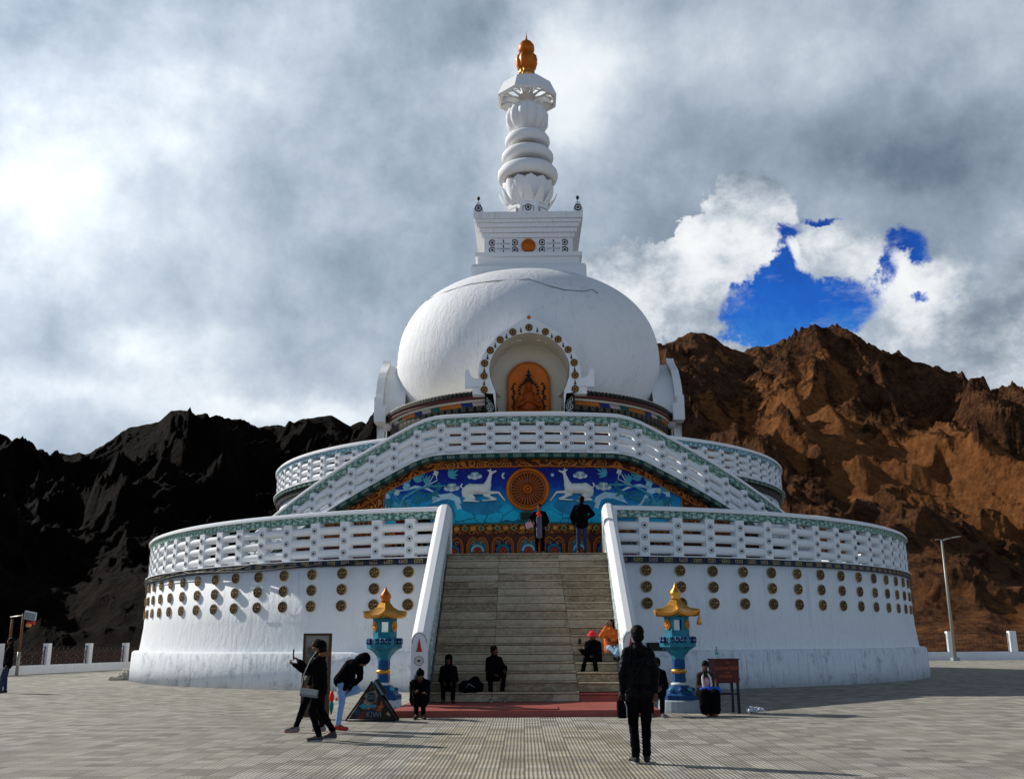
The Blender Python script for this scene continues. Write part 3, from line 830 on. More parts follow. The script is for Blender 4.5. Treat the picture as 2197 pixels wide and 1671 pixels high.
# row of scrolled arches at the foot
b = MB(); wallgrid(b, -12, 12, 4.37, 5.5, .0, MAROON, 100, 1); P_(b, 'arcade_ground')
for i in range(-6, 7):
    q = .955 * i + .01; b = MB()
    def LP(x, z, o_=.03): return W(q + x, z, o_)
    al = [(-.40, 4.4), (-.40, 4.95), (-.385, 5.12), (-.31, 5.30), (-.18, 5.38), (-.07, 5.33), (0, 5.25), (.07, 5.33), (.18, 5.38), (.31, 5.30), (.385, 5.12), (.40, 4.95), (.40, 4.4)]
    inn = [LP(x * .98, z, .012) for x, z in al]
    kk = len(b.v); b.v.extend(inn); b.face([kk + j for j in range(len(inn))], NAVY if i % 2 else TEAL)
    b.tube([LP(x, z, .04) for x, z in al], .038, ORANGE, 7)
    b.tube([LP(x * .84, z - .05, .03) for x, z in al], .02, GOLDORANGE, 6)
    for sx in (-1, 1):
        b.tube([LP(sx * (.16 + .085 * math.cos(a_) * (1 - a_ / 9)), 5.16 + .085 * math.sin(a_) * (1 - a_ / 9), .045) for a_ in [k_ * .5 for k_ in range(13)]], .018, GOLD, 5)
        b.tube([LP(sx * x, z, .04) for x, z in ((.30, 4.4), (.27, 4.7), (.36, 4.85), (.29, 4.98))], .02, ORANGE, 5)
        b.ellipsoid(LP(sx * .085, 4.86, .06), (.05, .03, .05), GOLDORANGE, 8, 6)
    b.torus((0, 0, 0), .21, .055, TEAL if i % 2 else PALECYAN, Matrix.Translation(LP(0, 4.86, .03)), 20, 6, 0, PI)
    b.tube([LP(-.21, 4.4), LP(-.21, 4.86)], .045, TEAL, 6); b.tube([LP(.21, 4.4), LP(.21, 4.86)], .045, TEAL, 6)
    kk = len(b.v); pts_ = [LP(.17 * math.cos(a_), 4.82 + .2 * math.sin(a_), .03) for a_ in [PI * j / 10 for j in range(11)]] + [LP(-.17, 4.4, .03), LP(.17, 4.4, .03)]
    b.v.extend(pts_); b.face([kk + j for j in range(len(pts_))], REDP)
    b.tube([LP(0, 4.4, .05), LP(0, 4.8, .05)], [.03, .018], GREY, 6)
    P_(b, 'scrolled_arch')
# wheel of the law
b = MB(); Mw = Matrix.Translation(W(0, 7.17, 0))
b.disc((0, 0), .80, -.06, .05, GOLDORANGE, 56, Mw)
b.torus((0, -.09, 0), .755, .075, GOLDORANGE, Mw, 56, 10); b.torus((0, -.08, 0), .64, .025, ORANGE, Mw, 48, 6)
for i in range(28):
    a_ = 2 * PI * i / 28
    b.tube([Mw @ Vector((.16 * math.cos(a_), -.09, .16 * math.sin(a_))), Mw @ Vector((.60 * math.cos(a_), -.085, .60 * math.sin(a_)))], [.014, .032], GOLDORANGE, 6)
b.disc((0, 0), .63, -.066, -.055, MAROON, 48, Mw)
wheel = P_(b, 'dharma_wheel')
b = MB(); b.torus((0, -.10, 0), .13, .04, GOLDORANGE, Mw, 24, 8); b.ellipsoid((0, -.1, 0), (.075, .06, .075), GOLDORANGE, 12, 8, Mw); link('hub', b.mesh('hub'), wheel)
# kneeling deer
def deer(sg):
    D = lambda x, z, y=-.06: (sg * x, y, z)
    caps = [(D(2.22, 7.20), D(1.62, 7.20), .21, .20), (D(2.30, 7.12), D(2.18, 7.22), .22, .21), (D(1.60, 7.18), D(1.52, 7.36), .20, .15), (D(1.52, 7.36), D(1.41, 7.74), .13, .06),
            (D(1.41, 7.76), D(1.36, 7.83), .065, .065), (D(1.36, 7.82), D(1.20, 7.88), .058, .032), (D(1.42, 7.84), D(1.50, 7.92), .02, .03), (D(1.40, 7.85), D(1.41, 7.96), .018, .028),
            (D(2.47, 7.24), D(2.56, 7.34), .03, .035), (D(2.56, 7.34), D(2.50, 7.42), .03, .03),
            (D(1.50, 7.06), D(1.10, 7.06), .075, .045), (D(1.10, 7.06), D(.90, 6.80), .045, .028), (D(.90, 6.80), D(.86, 6.76), .03, .03),
            (D(1.62, 6.98, -.08), D(1.20, 6.80, -.08), .07, .04), (D(1.20, 6.79, -.1), D(1.70, 6.76, -.1), .032, .028),
            (D(2.35, 7.0, -.08), D(2.05, 6.86, -.1), .14, .08), (D(2.05, 6.86, -.1), D(2.42, 6.78, -.1), .05, .035), (D(2.42, 6.77, -.1), D(1.85, 6.73, -.1), .032, .026)]
    o = P_(wmap(blob(caps, DEER, .02, 3), 1.0), 'deer_relief')
    b = MB(); b.ellipsoid(W(sg * -0 + sg * 1.33, 7.84, .13), (.012, .01, .012), BLACKP, 8, 5); link('eye', b.mesh('eye'), o)
for sg in (-1, 1): deer(sg)
# clouds, moon and sun
def cloud(s0, z0, k=1.0):
    caps = [('e', (s0 + x * k, -.01, z0 + z * k), (r_ * k, .035, r_ * .8 * k)) for x, z, r_ in ((-.20, -.02, .14), (0, .06, .17), (.20, -.02, .14), (0, -.06, .15), (-.1, .1, .1), (.1, .1, .1))]
    root = P_(wmap(blob(caps, CLOUDP, .02, 2)), 'cloud_relief')
    b = MB()
    for sg in (-1, 1):
        b.tube([W(s0 + k * sg * (.13 + .10 * math.cos(a_) * (1 - a_ / 11)), z0 + k * (.0 + .09 * math.sin(a_) * (1 - a_ / 11)), .045) for a_ in [i * .45 for i in range(20)]], .014 * k, TEAL, 5)
    b.tube([W(s0 + k * .25 * math.cos(a_), z0 + k * (.02 + .14 * math.sin(a_)), .04) for a_ in [i * PI / 14 for i in range(15)]], .013 * k, TEAL, 5)
    link('swirl', b.mesh('swirl'), root)
for sg in (-1, 1):
    cloud(sg * 2.02, 7.72, .85); cloud(sg * 2.92, 7.30, .95)
b = MB(); b.disc((0, 0), .065, -.03, .02, PALECYAN, 18, Matrix.Translation(W(.95, 7.72))); P_(b, 'painted_sun')
b = MB(); mo = [(.13 * math.cos(a_), .13 * math.sin(a_)) for a_ in [R(110 + 14 * i) for i in range(11)]] + [(.035 + .10 * math.cos(a_), .10 * math.sin(a_)) for a_ in [R(250 - 14 * i) for i in range(11)]]
b.prism(mo, -.03, .02, CLOUDP, Matrix.Translation(W(-.86, 7.70))); P_(b, 'painted_moon')
# hills painted in relief
def hillrel(pts_, mat, off):
    kk = 0; b = MB()
    b.v.extend([W(s_, z, off) for s_, z in pts_] + [W(s_, z, -.02) for s_, z in pts_])
    n = len(pts_); b.face(range(n), mat)
    for i in range(n): b.face((i, (i + 1) % n, n + (i + 1) % n, n + i), mat)
    return b
for sg in (-1, 1):
    hs = [(sg * x, z) for x, z in ((2.5, 6.5), (2.6, 6.9), (2.95, 7.1), (3.4, 7.05), (3.9, 7.35), (4.4, 7.45), (4.9, 7.3), (5.4, 7.35), (5.65, 7.2), (5.68, 6.2), (4.0, 6.1))]
    P_(hillrel(hs, PALEHILL, .008), 'painted_hill')
    hs = [(sg * x, z) for x, z in ((2.75, 6.2), (2.9, 6.75), (3.25, 6.86), (3.8, 6.7), (4.3, 6.4), (4.4, 6.0), (3.2, 5.96))]
    P_(hillrel(hs, HILLBLUE, .014), 'painted_hill')
    hs = [(sg * x, z) for x, z in ((.95, 6.55), (1.05, 6.72), (1.5, 6.76), (2.3, 6.74), (2.6, 6.68), (2.5, 6.45), (2.2, 6.3), (1.6, 6.22), (1.2, 6.32))]
    P_(hillrel(hs, HILLBLUE, .02), 'painted_rock')
# flowering branches
def leaf(b, s0, z0, ang, L_, mat, n=5, sp=.42):
    for k_ in range(n):
        a_ = ang + (k_ - (n - 1) / 2) * sp; l = L_ * (1 - .14 * abs(k_ - (n - 1) / 2))
        c_, s_ = math.cos(a_), math.sin(a_)
        pl = [(0, 0), (.35, .13), (.7, .10), (1, 0), (.7, -.10), (.35, -.13)]
        kk = len(b.v)
        b.v.extend([W(s0 + l * (x * c_ - y * s_), z0 + l * (x * s_ + y * c_), .045 if 0 < x < 1 else .02) for x, y in pl])
        b.v.append(W(s0 + l * .5 * c_, z0 + l * .5 * s_, .07))
        for i in range(6): b.face((kk + i, kk + (i + 1) % 6, kk + 6), mat)
TEALB = plain('bright_teal_paint', (.07, .34, .44), .5, 0, .5, 4)
for sg in (-1, 1):
    b = MB(); T = lambda pts_, r_, mt: b.tube([W(sg * x, z, .03) for x, z in pts_], r_, mt, 6)
    T(((4.95, 6.2), (4.98, 6.7), (4.85, 7.0), (4.55, 7.15), (4.2, 7.32), (3.8, 7.40), (3.4, 7.36), (3.15, 7.40)), [.085, .08, .07, .06, .05, .045, .035, .025], TEALB)
    T(((5.0, 6.8), (5.2, 7.05), (5.35, 7.3)), .035, TEALB)
    T(((4.1, 7.34), (3.8, 7.55), (3.65, 7.8)), .022, CLOUDP); T(((3.9, 7.42), (3.5, 7.6), (3.55, 7.85)), .022, CLOUDP); T(((4.4, 7.2), (4.0, 7.1), (3.6, 7.05)), .03, TEAL)
    br = P_(b, 'flowering_branch')
    for x, z, an, l, mt in ((3.7, 7.15, -.6, .34, TEAL), (5.05, 6.75, 3.6, .40, TEALB), (4.0, 7.5, .9, .34, TEALB), (4.85, 6.85, -.8, .4, TEALB), (4.35, 7.55, 1.2, .42, TEALB), (3.05, 7.72, .6, .40, TEALB), (3.3, 7.38, 3.3, .3, TEAL), (5.45, 7.0, -1.9, .42, TEAL), (4.45, 6.95, -.3, .38, TEAL), (5.3, 7.2, 2.2, .40, TEALB), (4.7, 7.45, 2.0, .42, TEALB), (4.1, 7.72, 1.9, .30, TEAL), (4.6, 6.7, 3.6, .36, TEAL)):
        b = MB(); leaf(b, sg * x, z, an if sg < 0 else PI - an, l * 1.2, mt); link('leaf_cluster', b.mesh('leaf_cluster'), br)
    for x, z, mt, r_ in ((3.55, 7.88, CLOUDP, .10), (4.75, 7.42, PALECYAN, .13), (3.75, 7.02, TEAL, .10), (3.6, 6.92, PALECYAN, .09), (3.95, 6.9, TEAL, .08), (5.15, 7.2, CLOUDP, .1)):
        b = MB()
        for k_ in range(4):
            a_ = k_ * PI / 2 + .4; b.ellipsoid(W(sg * x + r_ * .6 * math.cos(a_), z + r_ * .6 * math.sin(a_), .04), (r_ * .6, .03, r_ * .6), mt, 8, 6)
        link('blossom', b.mesh('blossom'), br)
# scrolled panel beyond the painting
# dark display under the wheel
b = MB(); Md = Matrix.Translation(W(.10, 6.14, 0)); b.box((0, -.04, 0), (.80, .12, .36), DEEPGREEN, M=Md); b.box((0, -.11, 0), (.70, .03, .27), BLACKP, M=Md)
d_ = tag(b.build('display_box'), 'flat black electronic display with green frame mounted below the golden wheel', 'display')

# ------------------------------------------------------------------ painted drum, dome and niches
def dr(b, r0_, r1_, z0, z1, mat): 
    for t0, t1 in ((-178, -100), (-80, -10.6), (10.6, 80), (100, 178)) if False else ((-179, -12.7), (12.7, 179)):
        b.sweep(arc(r0_, t0, t1, 0, XD), rect(-.6, r1_ - r0_, z0, z1), mat)
b = MB(); dr(b, 7.9, 7.9, 12.97, 13.17, BEADS); eave = P_(b, 'beaded_eave')
b = MB(); dr(b, 7.84, 7.84, 12.80, 12.97, MAROON); P_(b, 'maroon_moulding')
b = MB(); dr(b, 7.72, 7.72, 12.70, 12.80, CREAM); P_(b, 'cream_moulding')
b = MB(); dr(b, 7.62, 7.62, 12.50, 12.70, FLAGS); P_(b, 'painted_flag_band')
b = MB(); dr(b, 7.58, 7.58, 12.14, 12.50, FLOWERS); P_(b, 'flower_strip')
b = MB(); dr(b, 7.52, 7.52, 11.26, 12.14, FRAMES); P_(b, 'framed_panel_band')
b = MB(); dr(b, 7.46, 7.46, 8.6, 11.26, MAROON); b.sweep(arc(7.0, -178, -12.5, 0, XD) , rect(-.8, .9, 13.14, 13.19), CREAM); b.sweep(arc(7.0, 12.5, 178, 0, XD) , rect(-.8, .9, 13.14, 13.19), CREAM); P_(b, 'drum')
A_, B_, ZC, NN = 7.28, 5.06, 16.29, 2.34
def dome_pt(th, ph, off=0.0):
    c_, s_ = math.cos(ph), math.sin(ph)
    r_ = A_ * abs(c_) ** (2 / NN) + off; z = ZC + B_ * math.copysign(abs(s_) ** (2 / NN), s_) + off * s_
    if s_ < 0: r_ = A_ - (ZC - z) ** 2 * .125 + off
    return (XD + r_ * math.sin(th), CY - r_ * math.cos(th), z)
OUT = [(-1.72, 12.86), (-2.2, 12.9), (-2.40, 13.1), (-2.42, 13.54), (-2.43, 13.88), (-2.36, 14.4), (-2.08, 14.98), (-1.76, 15.42), (-1.41, 15.84), (-.95, 16.12), (-.52, 16.37), (-.2, 16.62), (0, 16.88)]
INN = [(-1.60, 12.0), (-1.60, 12.5), (-1.60, 12.93), (-1.75, 13.3), (-1.87, 13.7), (-1.90, 14.1), (-1.84, 14.5), (-1.68, 14.85), (-1.50, 15.14), (-1.18, 15.45), (-.84, 15.67), (-.42, 15.81), (0, 15.87)]
OUT = OUT + [(-x, z) for x, z in OUT[-2::-1]]; INN = INN + [(-x, z) for x, z in INN[-2::-1]]
def resamp(pl, n):
    L_ = [0]
    for i in range(1, len(pl)): L_.append(L_[-1] + math.hypot(pl[i][0] - pl[i - 1][0], pl[i][1] - pl[i - 1][1]))
    return [(float(np.interp(L_[-1] * i / n, L_, [p[0] for p in pl])), float(np.interp(L_[-1] * i / n, L_, [p[1] for p in pl]))) for i in range(n + 1)]
OUTR, INR = resamp(OUT, 60), resamp(INN, 60)
def inside(x, z, marg=.12):
    if z > 16: return False
    ws = [abs(p[0]) for p in INN if True]; zz = [p[1] for p in INN[:13]]
    return abs(x) < np.interp(z, zz, [abs(p[0]) for p in INN[:13]]) + marg and z < 15.87 + marg
b = MB(); rows = []
for j in range(150):
    ph = -.95 + (PI / 2 - .02 + .95) * j / 149
    rows.append([dome_pt(2 * PI * i / 480, ph) for i in range(480)])
kk = len(b.v)
for r_ in rows: b.v.extend(r_)
for j in range(149):
    for i in range(480):
        q = [j * 480 + i, j * 480 + (i + 1) % 480, (j + 1) * 480 + (i + 1) % 480, (j + 1) * 480 + i]
        vs = [b.v[a_] for a_ in q]
        if max(v_[2] for v_ in vs) < 13.12: continue
        if all(v_[1] < CY - 5 and inside(v_[0] - XD, v_[2]) for v_ in vs): continue
        b.face(q, DOMEW, None, True)
dome = P_(b, 'dome')
b = MB(); b.tube([dome_pt(t, p, .03) for t, p in ((-1.3, .35), (-.995, .576), (-.719, .557), (-.491, .579), (-.278, .568), (.002, .562), (.17, .443), (.27, .405), (.423, .418), (.519, .478), (.551, .424))], .015, BLACKP, 6)
link('cable', b.mesh('cable'), dome)
def niche(rz, D=8.14, name='niche', deep=True):
    M = Matrix.Translation((XD, CY, 0)) @ Matrix.Rotation(rz, 4, 'Z')
    yf, yb = -D, -D + .26
    b = MB()
    T = lambda pl, y: [M @ Vector((x, y, z)) for x, z in pl]
    b.grid([T(OUTR, yb), T(OUTR, yf), T(INR, yf), T(INR, yb)], TRIM, False, False)
    root = P_(b, name)
    b = MB(); o2 = [(x * .93, z - .05) for x, z in OUTR]
    b.grid([T(o2, yb - .02), T(o2, -6.4)], TRIM, False, True)
    link('barrel_vault', b.mesh('barrel_vault'), root)
    b = MB(); yend = -6.3 if deep else -7.2
    i2 = [(x * .985, z - .01) for x, z in INR]
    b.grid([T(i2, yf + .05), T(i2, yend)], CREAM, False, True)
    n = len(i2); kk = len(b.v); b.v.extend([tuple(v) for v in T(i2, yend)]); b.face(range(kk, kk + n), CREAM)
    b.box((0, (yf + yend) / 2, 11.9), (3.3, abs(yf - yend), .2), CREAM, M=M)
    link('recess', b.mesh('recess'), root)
    # stepped ears
    for s_ in (-1, 1):
        b = MB(); ear = [(2.1, 13.18), (2.72, 13.18), (3.06, 13.18), (3.06, 13.95), (2.98, 14.08), (2.86, 14.06), (2.82, 13.9), (2.74, 13.72), (2.62, 13.64), (2.3, 13.6), (2.1, 13.6)]
        b.prism([(s_ * x, z) for x, z in ear], yf + .05, yf + .3, TRIM, M)
        b.box((s_ * 2.22, yf + .3, 13.02), (.95, .5, .36), TRIM, M=M)
        link('stepped_wing', b.mesh('stepped_wing'), root)
    for s_ in (-1, 1):
        b = MB(); b.box((s_ * 1.86, -7.75, 10.8), (.52, .4, 4.2), BLACKP, M=M)
        for k_ in range(7):
            Mk = M @ Matrix.Translation((s_ * 1.86, -7.96, 12.62 - .36 * k_))
            b.disc((0, 0), .17, -.02, .02, CLOUDP, 20, Mk, .15)
            for q in range(4):
                a_ = q * PI / 2 + .5; b.ellipsoid((.075 * math.cos(a_), -.01, .075 * math.sin(a_)), (.035, .015, .035), CLOUDP, 8, 5, Mk)
        link('flower_pillar', b.mesh('flower_pillar'), root)
    # medallions and little cones round the arch
    cx = [((a_[0] + c_[0]) / 2, (a_[1] + c_[1]) / 2) for a_, c_ in zip(OUTR, INR)]
    md = MB(); r_ = .172
    md.disc((0, 0), r_, -.05, .02, BRASSD, 22); md.disc((0, 0), r_ * 1.02, -.065, 0, BRASS, 22, None, r_ * .86)
    for k_ in range(5):
        a_ = 2 * PI * k_ / 5; md.ellipsoid((r_ * .5 * math.cos(a_), -.055, r_ * .5 * math.sin(a_)), (r_ * .2, .02, r_ * .2), GOLD, 8, 5)
    mdm = md.mesh('arch_medallion')
    cn = MB(); cn.prism([(-.055, -.12), (.055, -.12), (.035, -.02), (0, .14), (-.035, -.02)], -.03, .01, BRASSD); cnm = cn.mesh('cone_ornament')
    pts_ = [(-2.14, 13.05), (-2.15, 13.72), (-2.12, 14.34), (-1.85, 14.98), (-1.38, 15.50), (-.78, 15.88), (0, 16.10)]
    pts_ = pts_ + [(-x, z) for x, z in pts_[-2::-1]]
    for i, (x, z) in enumerate(pts_):
        o = link('arch_medallion', mdm, root); o.matrix_local = M @ Matrix.Translation((x, yf, z))
        if i < len(pts_) - 1:
            x2, z2 = pts_[i + 1]
            o = link('cone_ornament', cnm, root); o.matrix_local = M @ Matrix.Translation(((x + x2) / 2, yf, (z + z2) / 2))
    b = MB(); b.disc((0, 16.62), .09, yf - .04, yf, ORANGE, 16, M); link('apex_boss', b.mesh('apex_boss'), root)
    return root
niche(0)
def plain_niche(rz):
    M = Matrix.Translation((XD, CY, 0)) @ Matrix.Rotation(rz, 4, 'Z'); T = lambda pl, y: [M @ Vector((x, y, z)) for x, z in pl]
    b = MB(); yf = -8.14
    b.grid([T(OUTR, yf + .42), T(OUTR, yf), T(INR, yf), T(INR, yf + .42)], TRIM, False, False)
    root = P_(b, 'side_niche')
    b = MB(); o2 = [(x * .9, z - .35) for x, z in OUTR]; b.grid([T(o2, yf + .4), T(o2, -6.6)], TRIM, False, True)
    i2 = [(x * .985, z - .01) for x, z in INR]; kk = len(b.v); b.v.extend([tuple(v) for v in T(i2, -7.6)]); b.face(range(kk, kk + len(i2)), CREAM)
    link('barrel_vault', b.mesh('barrel_vault'), root)
    for s_ in (-1, 1):
        b = MB(); b.box((s_ * 2.22, yf + .3, 13.2), (1.1, .6, .9), TRIM, M=M); b.box((s_ * 2.5, yf + .16, 13.5), (.4, .36, 1.2), TRIM, M=M)
        link('stepped_wing', b.mesh('stepped_wing'), root)
for a_ in (-PI / 2, PI / 2): plain_niche(a_)

# statue in the niche
STAT = plain('burnt_orange_gilding', (.36, .085, .008), .4, .25, .35, 5, .5, 18, .015); FIG = plain('red_bronze_gilding', (.34, .062, .009), .32, .35, .5, 6, .8, 14, .03)
def statue():
    ox, oy, oz = XD - .04, 45.65, 12.0
    t = thing('buddha_statue', 'golden seated buddha against an orange arched panel inside the dome niche', 'statue', (ox, oy, oz))
    b = MB(); pl = [(-1.02, -.1)] + [(-1.02, 1.0)] + [(-1.02 * math.cos(a_), 1.78 + 1.05 * math.sin(a_)) for a_ in [PI * i / 24 for i in range(25)]] + [(1.02, 1.0), (1.02, -.1)]
    b.prism(pl, .36, .50, plain('orange_panel', (.60, .14, .014), .5, 0, .3, 3))
    b.tube([Vector((x, .35, z)) for x, z in pl], .055, ORANGE, 8)
    link('back_panel', b.mesh('back_panel'), t)
    caps = [((0, .1, .3), (0, .08, 1.0), .42, .34), ((-.34, .06, 1.0), (.34, .06, 1.0), .17, .17), ((0, .05, 1.1), (0, .02, 1.35), .12, .1), ('e', (0, 0, 1.55), (.165, .18, .23)), ('e', (0, -.17, 1.53), (.03, .05, .05)),
            ((-.42, .05, 1.0), (-.52, -.05, .55), .14, .12), ((-.52, -.05, .55), (-.10, -.32, .72), .12, .07), ((.42, .05, 1.0), (.52, -.05, .55), .14, .12), ((.52, -.05, .55), (.10, -.32, .72), .12, .07),
            ((-.08, -.34, .72), (.03, -.36, .92), .06, .035), ((.08, -.34, .70), (-.02, -.38, .86), .06, .035), ((-.7, -.1, .12), (.3, -.35, .1), .24, .16), ((.7, -.1, .12), (-.3, -.35, .1), .24, .16), ((-.19, 0, 1.5), (-.19, 0, 1.35), .035, .03), ((.19, 0, 1.5), (.19, 0, 1.35), .035, .03)]
    link('figure', blob(caps, FIG, .02, 3, .012, 8), t)
    caps = [((0, .04, 1.66), (0, .04, 1.95), .17, .11), ((0, .04, 1.95), (0, .05, 2.2), .10, .035), ((0, .05, 2.2), (0, .05, 2.42), .05, .02), ('e', (-.13, .03, 1.86), (.07, .05, .07)), ('e', (.13, .03, 1.86), (.07, .05, .07)), ('e', (-.09, .03, 2.1), (.09, .03, .04)), ('e', (.09, .03, 2.1), (.09, .03, .04)), ('e', (0, .03, 2.26), (.15, .03, .03))]
    link('crown', blob(caps, plain('dark_bronze', (.02, .02, .022), .5, .4), .015, 1), t)
    b = MB(); rnd = random.Random(4)
    DK = MATS['dark_bronze']
    for sx in (-1, 1):
        for k_ in range(11):
            z = .5 + .125 * k_; x = sx * (.74 + .06 * math.sin(k_ * 1.7))
            b.ellipsoid((x, .33, z), (.05 + rnd.random() * .04, .04, .05), DK, 8, 6)
        for k_ in range(8):
            a_ = R(-10 + 18 * k_); b.ellipsoid((sx * .46 * math.cos(a_), .34, 1.35 + .5 * math.sin(a_)), (.075, .04, .055), DK, 8, 6)
        b.tube([(sx * .74, .33, .4), (sx * .70, .33, .9), (sx * .76, .33, 1.7)], .02, DK, 6)
    b.torus((0, .34, 1.45), .52, .03, ORANGE, None, 32, 8, R(-20), R(200))
    link('halo_ornament', b.mesh('halo_ornament'), t)
    b = MB(); 
    for k_ in range(5): b.torus((0, -.02, .78 - .09 * k_), .30 + .03 * k_, .022, ORANGE, Matrix.Translation((0, -.12, 0)), 14, 6, R(200), R(340))
    link('robe_fold', b.mesh('robe_fold'), t)
statue()

# ------------------------------------------------------------------ harmika (square box) and spire
def sqlathe(b, prof, mat, c): b.lathe([(r_ * math.sqrt(2), z) for r_, z in prof], mat, c, 4, False, a0=PI / 4)
TC = (XT - .02, CY, 0)
b = MB(); sqlathe(b, [(3.12, 20.3), (3.12, 21.25), (3.02, 21.42), (2.75, 21.46)], TRIM, TC); sqlathe(b, [(2.78, 21.44), (2.78, 21.9), (2.5, 21.9)], TRIM, TC)
sqlathe(b, [(2.78, 21.88), (2.92, 21.92), (2.92, 22.15), (2.6, 22.2)], TRIM, TC)
hb = P_(b, 'box_base')
b = MB(); sqlathe(b, [(2.44, 22.1), (2.44, 23.2)], TRIM, TC); box_ = P_(b, 'box_panel')
b = MB()
for (r_, z0, z1) in ((2.55, 23.16, 23.42), (2.68, 23.42, 23.68), (2.80, 23.68, 23.92), (2.90, 23.92, 24.12), (3.0, 24.12, 24.5)):
    sqlathe(b, [(2.2, z0 + .005), (r_, z0 + .005), (r_ + .02, z1 - .01), (2.2, z1 - .01)], WHITE, TC)
P_(b, 'stepped_cornice')
fy = CY - 2.44
def ring_eye(b, x, z, r_, y):
    b.disc((x, z), r_, y - .02, y + .02, BLACKP, 24, None, r_ * .72); b.disc((x, z), r_ * .36, y - .03, y + .02, BLACKP, 16)
for i, x in enumerate((-1.55, -.55, .53, 1.55)) if False else enumerate((-2.0, -.76, .76, 2.0)):
    for z in (22.47, 22.90):
        b = MB(); ring_eye(b, TC[0] + x, z, .185, fy); link('ring_motif', b.mesh('ring_motif'), box_)
for x in (-1.38, 1.38):
    b = MB()
    for k_ in range(3):
        b.disc((TC[0] + x, 22.38 + .3 * k_), .085, fy - .03, fy, BLACKP, 12)
        b.box((TC[0] + x - .2, fy - .01, 22.38 + .3 * k_), (.34, .05, .2), TRIM); b.box((TC[0] + x + .2, fy - .01, 22.38 + .3 * k_), (.34, .05, .2), TRIM)
        b.box((TC[0] + x, fy - .012, 22.23 + .3 * k_), (.78, .02, .02), GREY)
    b.box((TC[0] + x - .42, fy - .02, 22.68), (.1, .06, .95), TRIM); b.box((TC[0] + x + .42, fy - .02, 22.68), (.1, .06, .95), TRIM)
    link('lattice_panel', b.mesh('lattice_panel'), box_)
b = MB(); Mo = Matrix.Translation((TC[0], fy, 22.7)); b.ellipsoid((0, 0, 0), (.40, .14, .40), GOLDORANGE, 28, 12, Mo); b.torus((0, -.06, 0), .36, .04, GOLDORANGE, Mo, 28, 8); b.torus((0, -.12, 0), .17, .025, ORANGE, Mo, 20, 6)
for sx in (-.52, .52): b.box((sx, -.0, 0), (.04, .08, .98), TRIM, M=Mo)
link('gold_boss', b.mesh('gold_boss'), box_)
for x, y in ((-2.75, -2.75), (0, -2.85), (2.75, -2.75), (-2.75, 2.75), (2.75, 2.75)):
    b = MB(); Mc = Matrix.Translation((TC[0] + x, CY + y, 24.5))
    b.prism([(-.27, 0), (.27, 0), (.27, .2), (.16, .42), (.1, .62), (-.1, .62), (-.16, .42), (-.27, .2)] if x else [(-.45, 0), (.45, 0), (.2, .12), (.2, .34), (0, .5), (-.2, .34), (-.2, .12)], -.14, .14, TRIM, Mc)
    b.disc((0, .27), .2 if x else .19, -.17, -.13, BLACKP, 20, Mc, .145); b.disc((0, .27), .07, -.18, -.13, BLACKP, 14, Mc)
    if x: b.tube([Mc @ Vector((0, 0, .6)), Mc @ Vector((0, 0, .85))], .02, BLACKP, 6); b.ellipsoid((.0, 0, .92), (.09, .09, .12), BLACKP, 10, 6, Mc)
    P_(b, 'corner_horn' if x else 'front_horn')
# spire
b = MB(); c8 = (XT, CY, 0)
b.lathe([(1.32, 24.45), (1.30, 24.9), (1.22, 26.0), (1.16, 26.15), (1.3, 26.3), (.8, 26.4)], TRIM, c8, 8, False, a0=PI / 8)
for k_ in range(8):
    a_ = PI / 4 * k_; Mk = Matrix.Translation(c8) @ Matrix.Rotation(a_, 4, 'Z')
    b.prism([(-.34, 24.95), (.34, 24.95), (.32, 25.7), (-.32, 25.7)], -1.24, -1.20, GREY, Mk)
    b.prism([(-.28, 25.0), (.28, 25.0), (.26, 25.62), (-.26, 25.62)], -1.26, -1.19, TRIM, Mk)
P_(b, 'octagonal_base')
b = MB()
for k_ in range(12):
    a_ = 2 * PI * k_ / 12 + .13; Mk = Matrix.Translation(c8) @ Matrix.Rotation(a_, 4, 'Z')
    rows = []
    for i in range(17):
        t_ = i / 16; r_ = 1.05 + .34 * t_ ** .8 - .05 * max(0, t_ - .8); z = 26.0 + 1.62 * t_
        wd = .30 + .13 * t_; wd *= (1 if t_ < .78 else math.sqrt(max(0.0, 1 - ((t_ - .78) / .22) ** 2)))
        rows.append([Mk @ Vector((wd * q, -(r_ + .12 * (1 - q * q)), z)) for q in (-1, -.6, -.2, .2, .6, 1)])
    b.grid(rows, TRIM, False, True)
for k_ in range(12):
    a_ = 2 * PI * k_ / 12; Mk = Matrix.Translation(c8) @ Matrix.Rotation(a_, 4, 'Z'); rows = []
    for i in range(7):
        t_ = i / 6; r_ = 1.12 + .55 * t_ + .06 * math.sin(PI * t_); z = 26.05 + .80 * t_ + .12 * t_ ** 3; wd = .26 * math.sqrt(max(.02, 1 - t_ ** 2.5))
        rows.append([Mk @ Vector((wd * q, -(r_ + .05 * (1 - q * q)), z)) for q in (-1, -.5, 0, .5, 1)])
    b.grid(rows, TRIM, False, True)
b.lathe([(1.0, 26.0), (1.22, 26.6), (1.25, 27.2), (.7, 27.25)], TRIM, c8, 24)
P_(b, 'lotus_collar')
def disc_ring(r_, z, th, name='parasol_ring'):
    b = MB()
    prof = [(.62, z - th * .25), (r_ * .86, z - th * .42), (r_ * .95, z - th * .34), (r_ * 1.0, z - th * .1), (r_ * .985, z + th * .14), (r_ * .9, z + th * .36), (r_ * .74, z + th * .52), (.62, z + th * .58)]
    b.lathe(prof, TRIM, c8, 64)
    P_(b, name)
b = MB(); b.lathe([(.72, 26.9), (.7, 31.4)], CREAM, c8, 24); P_(b, 'spire_shaft')
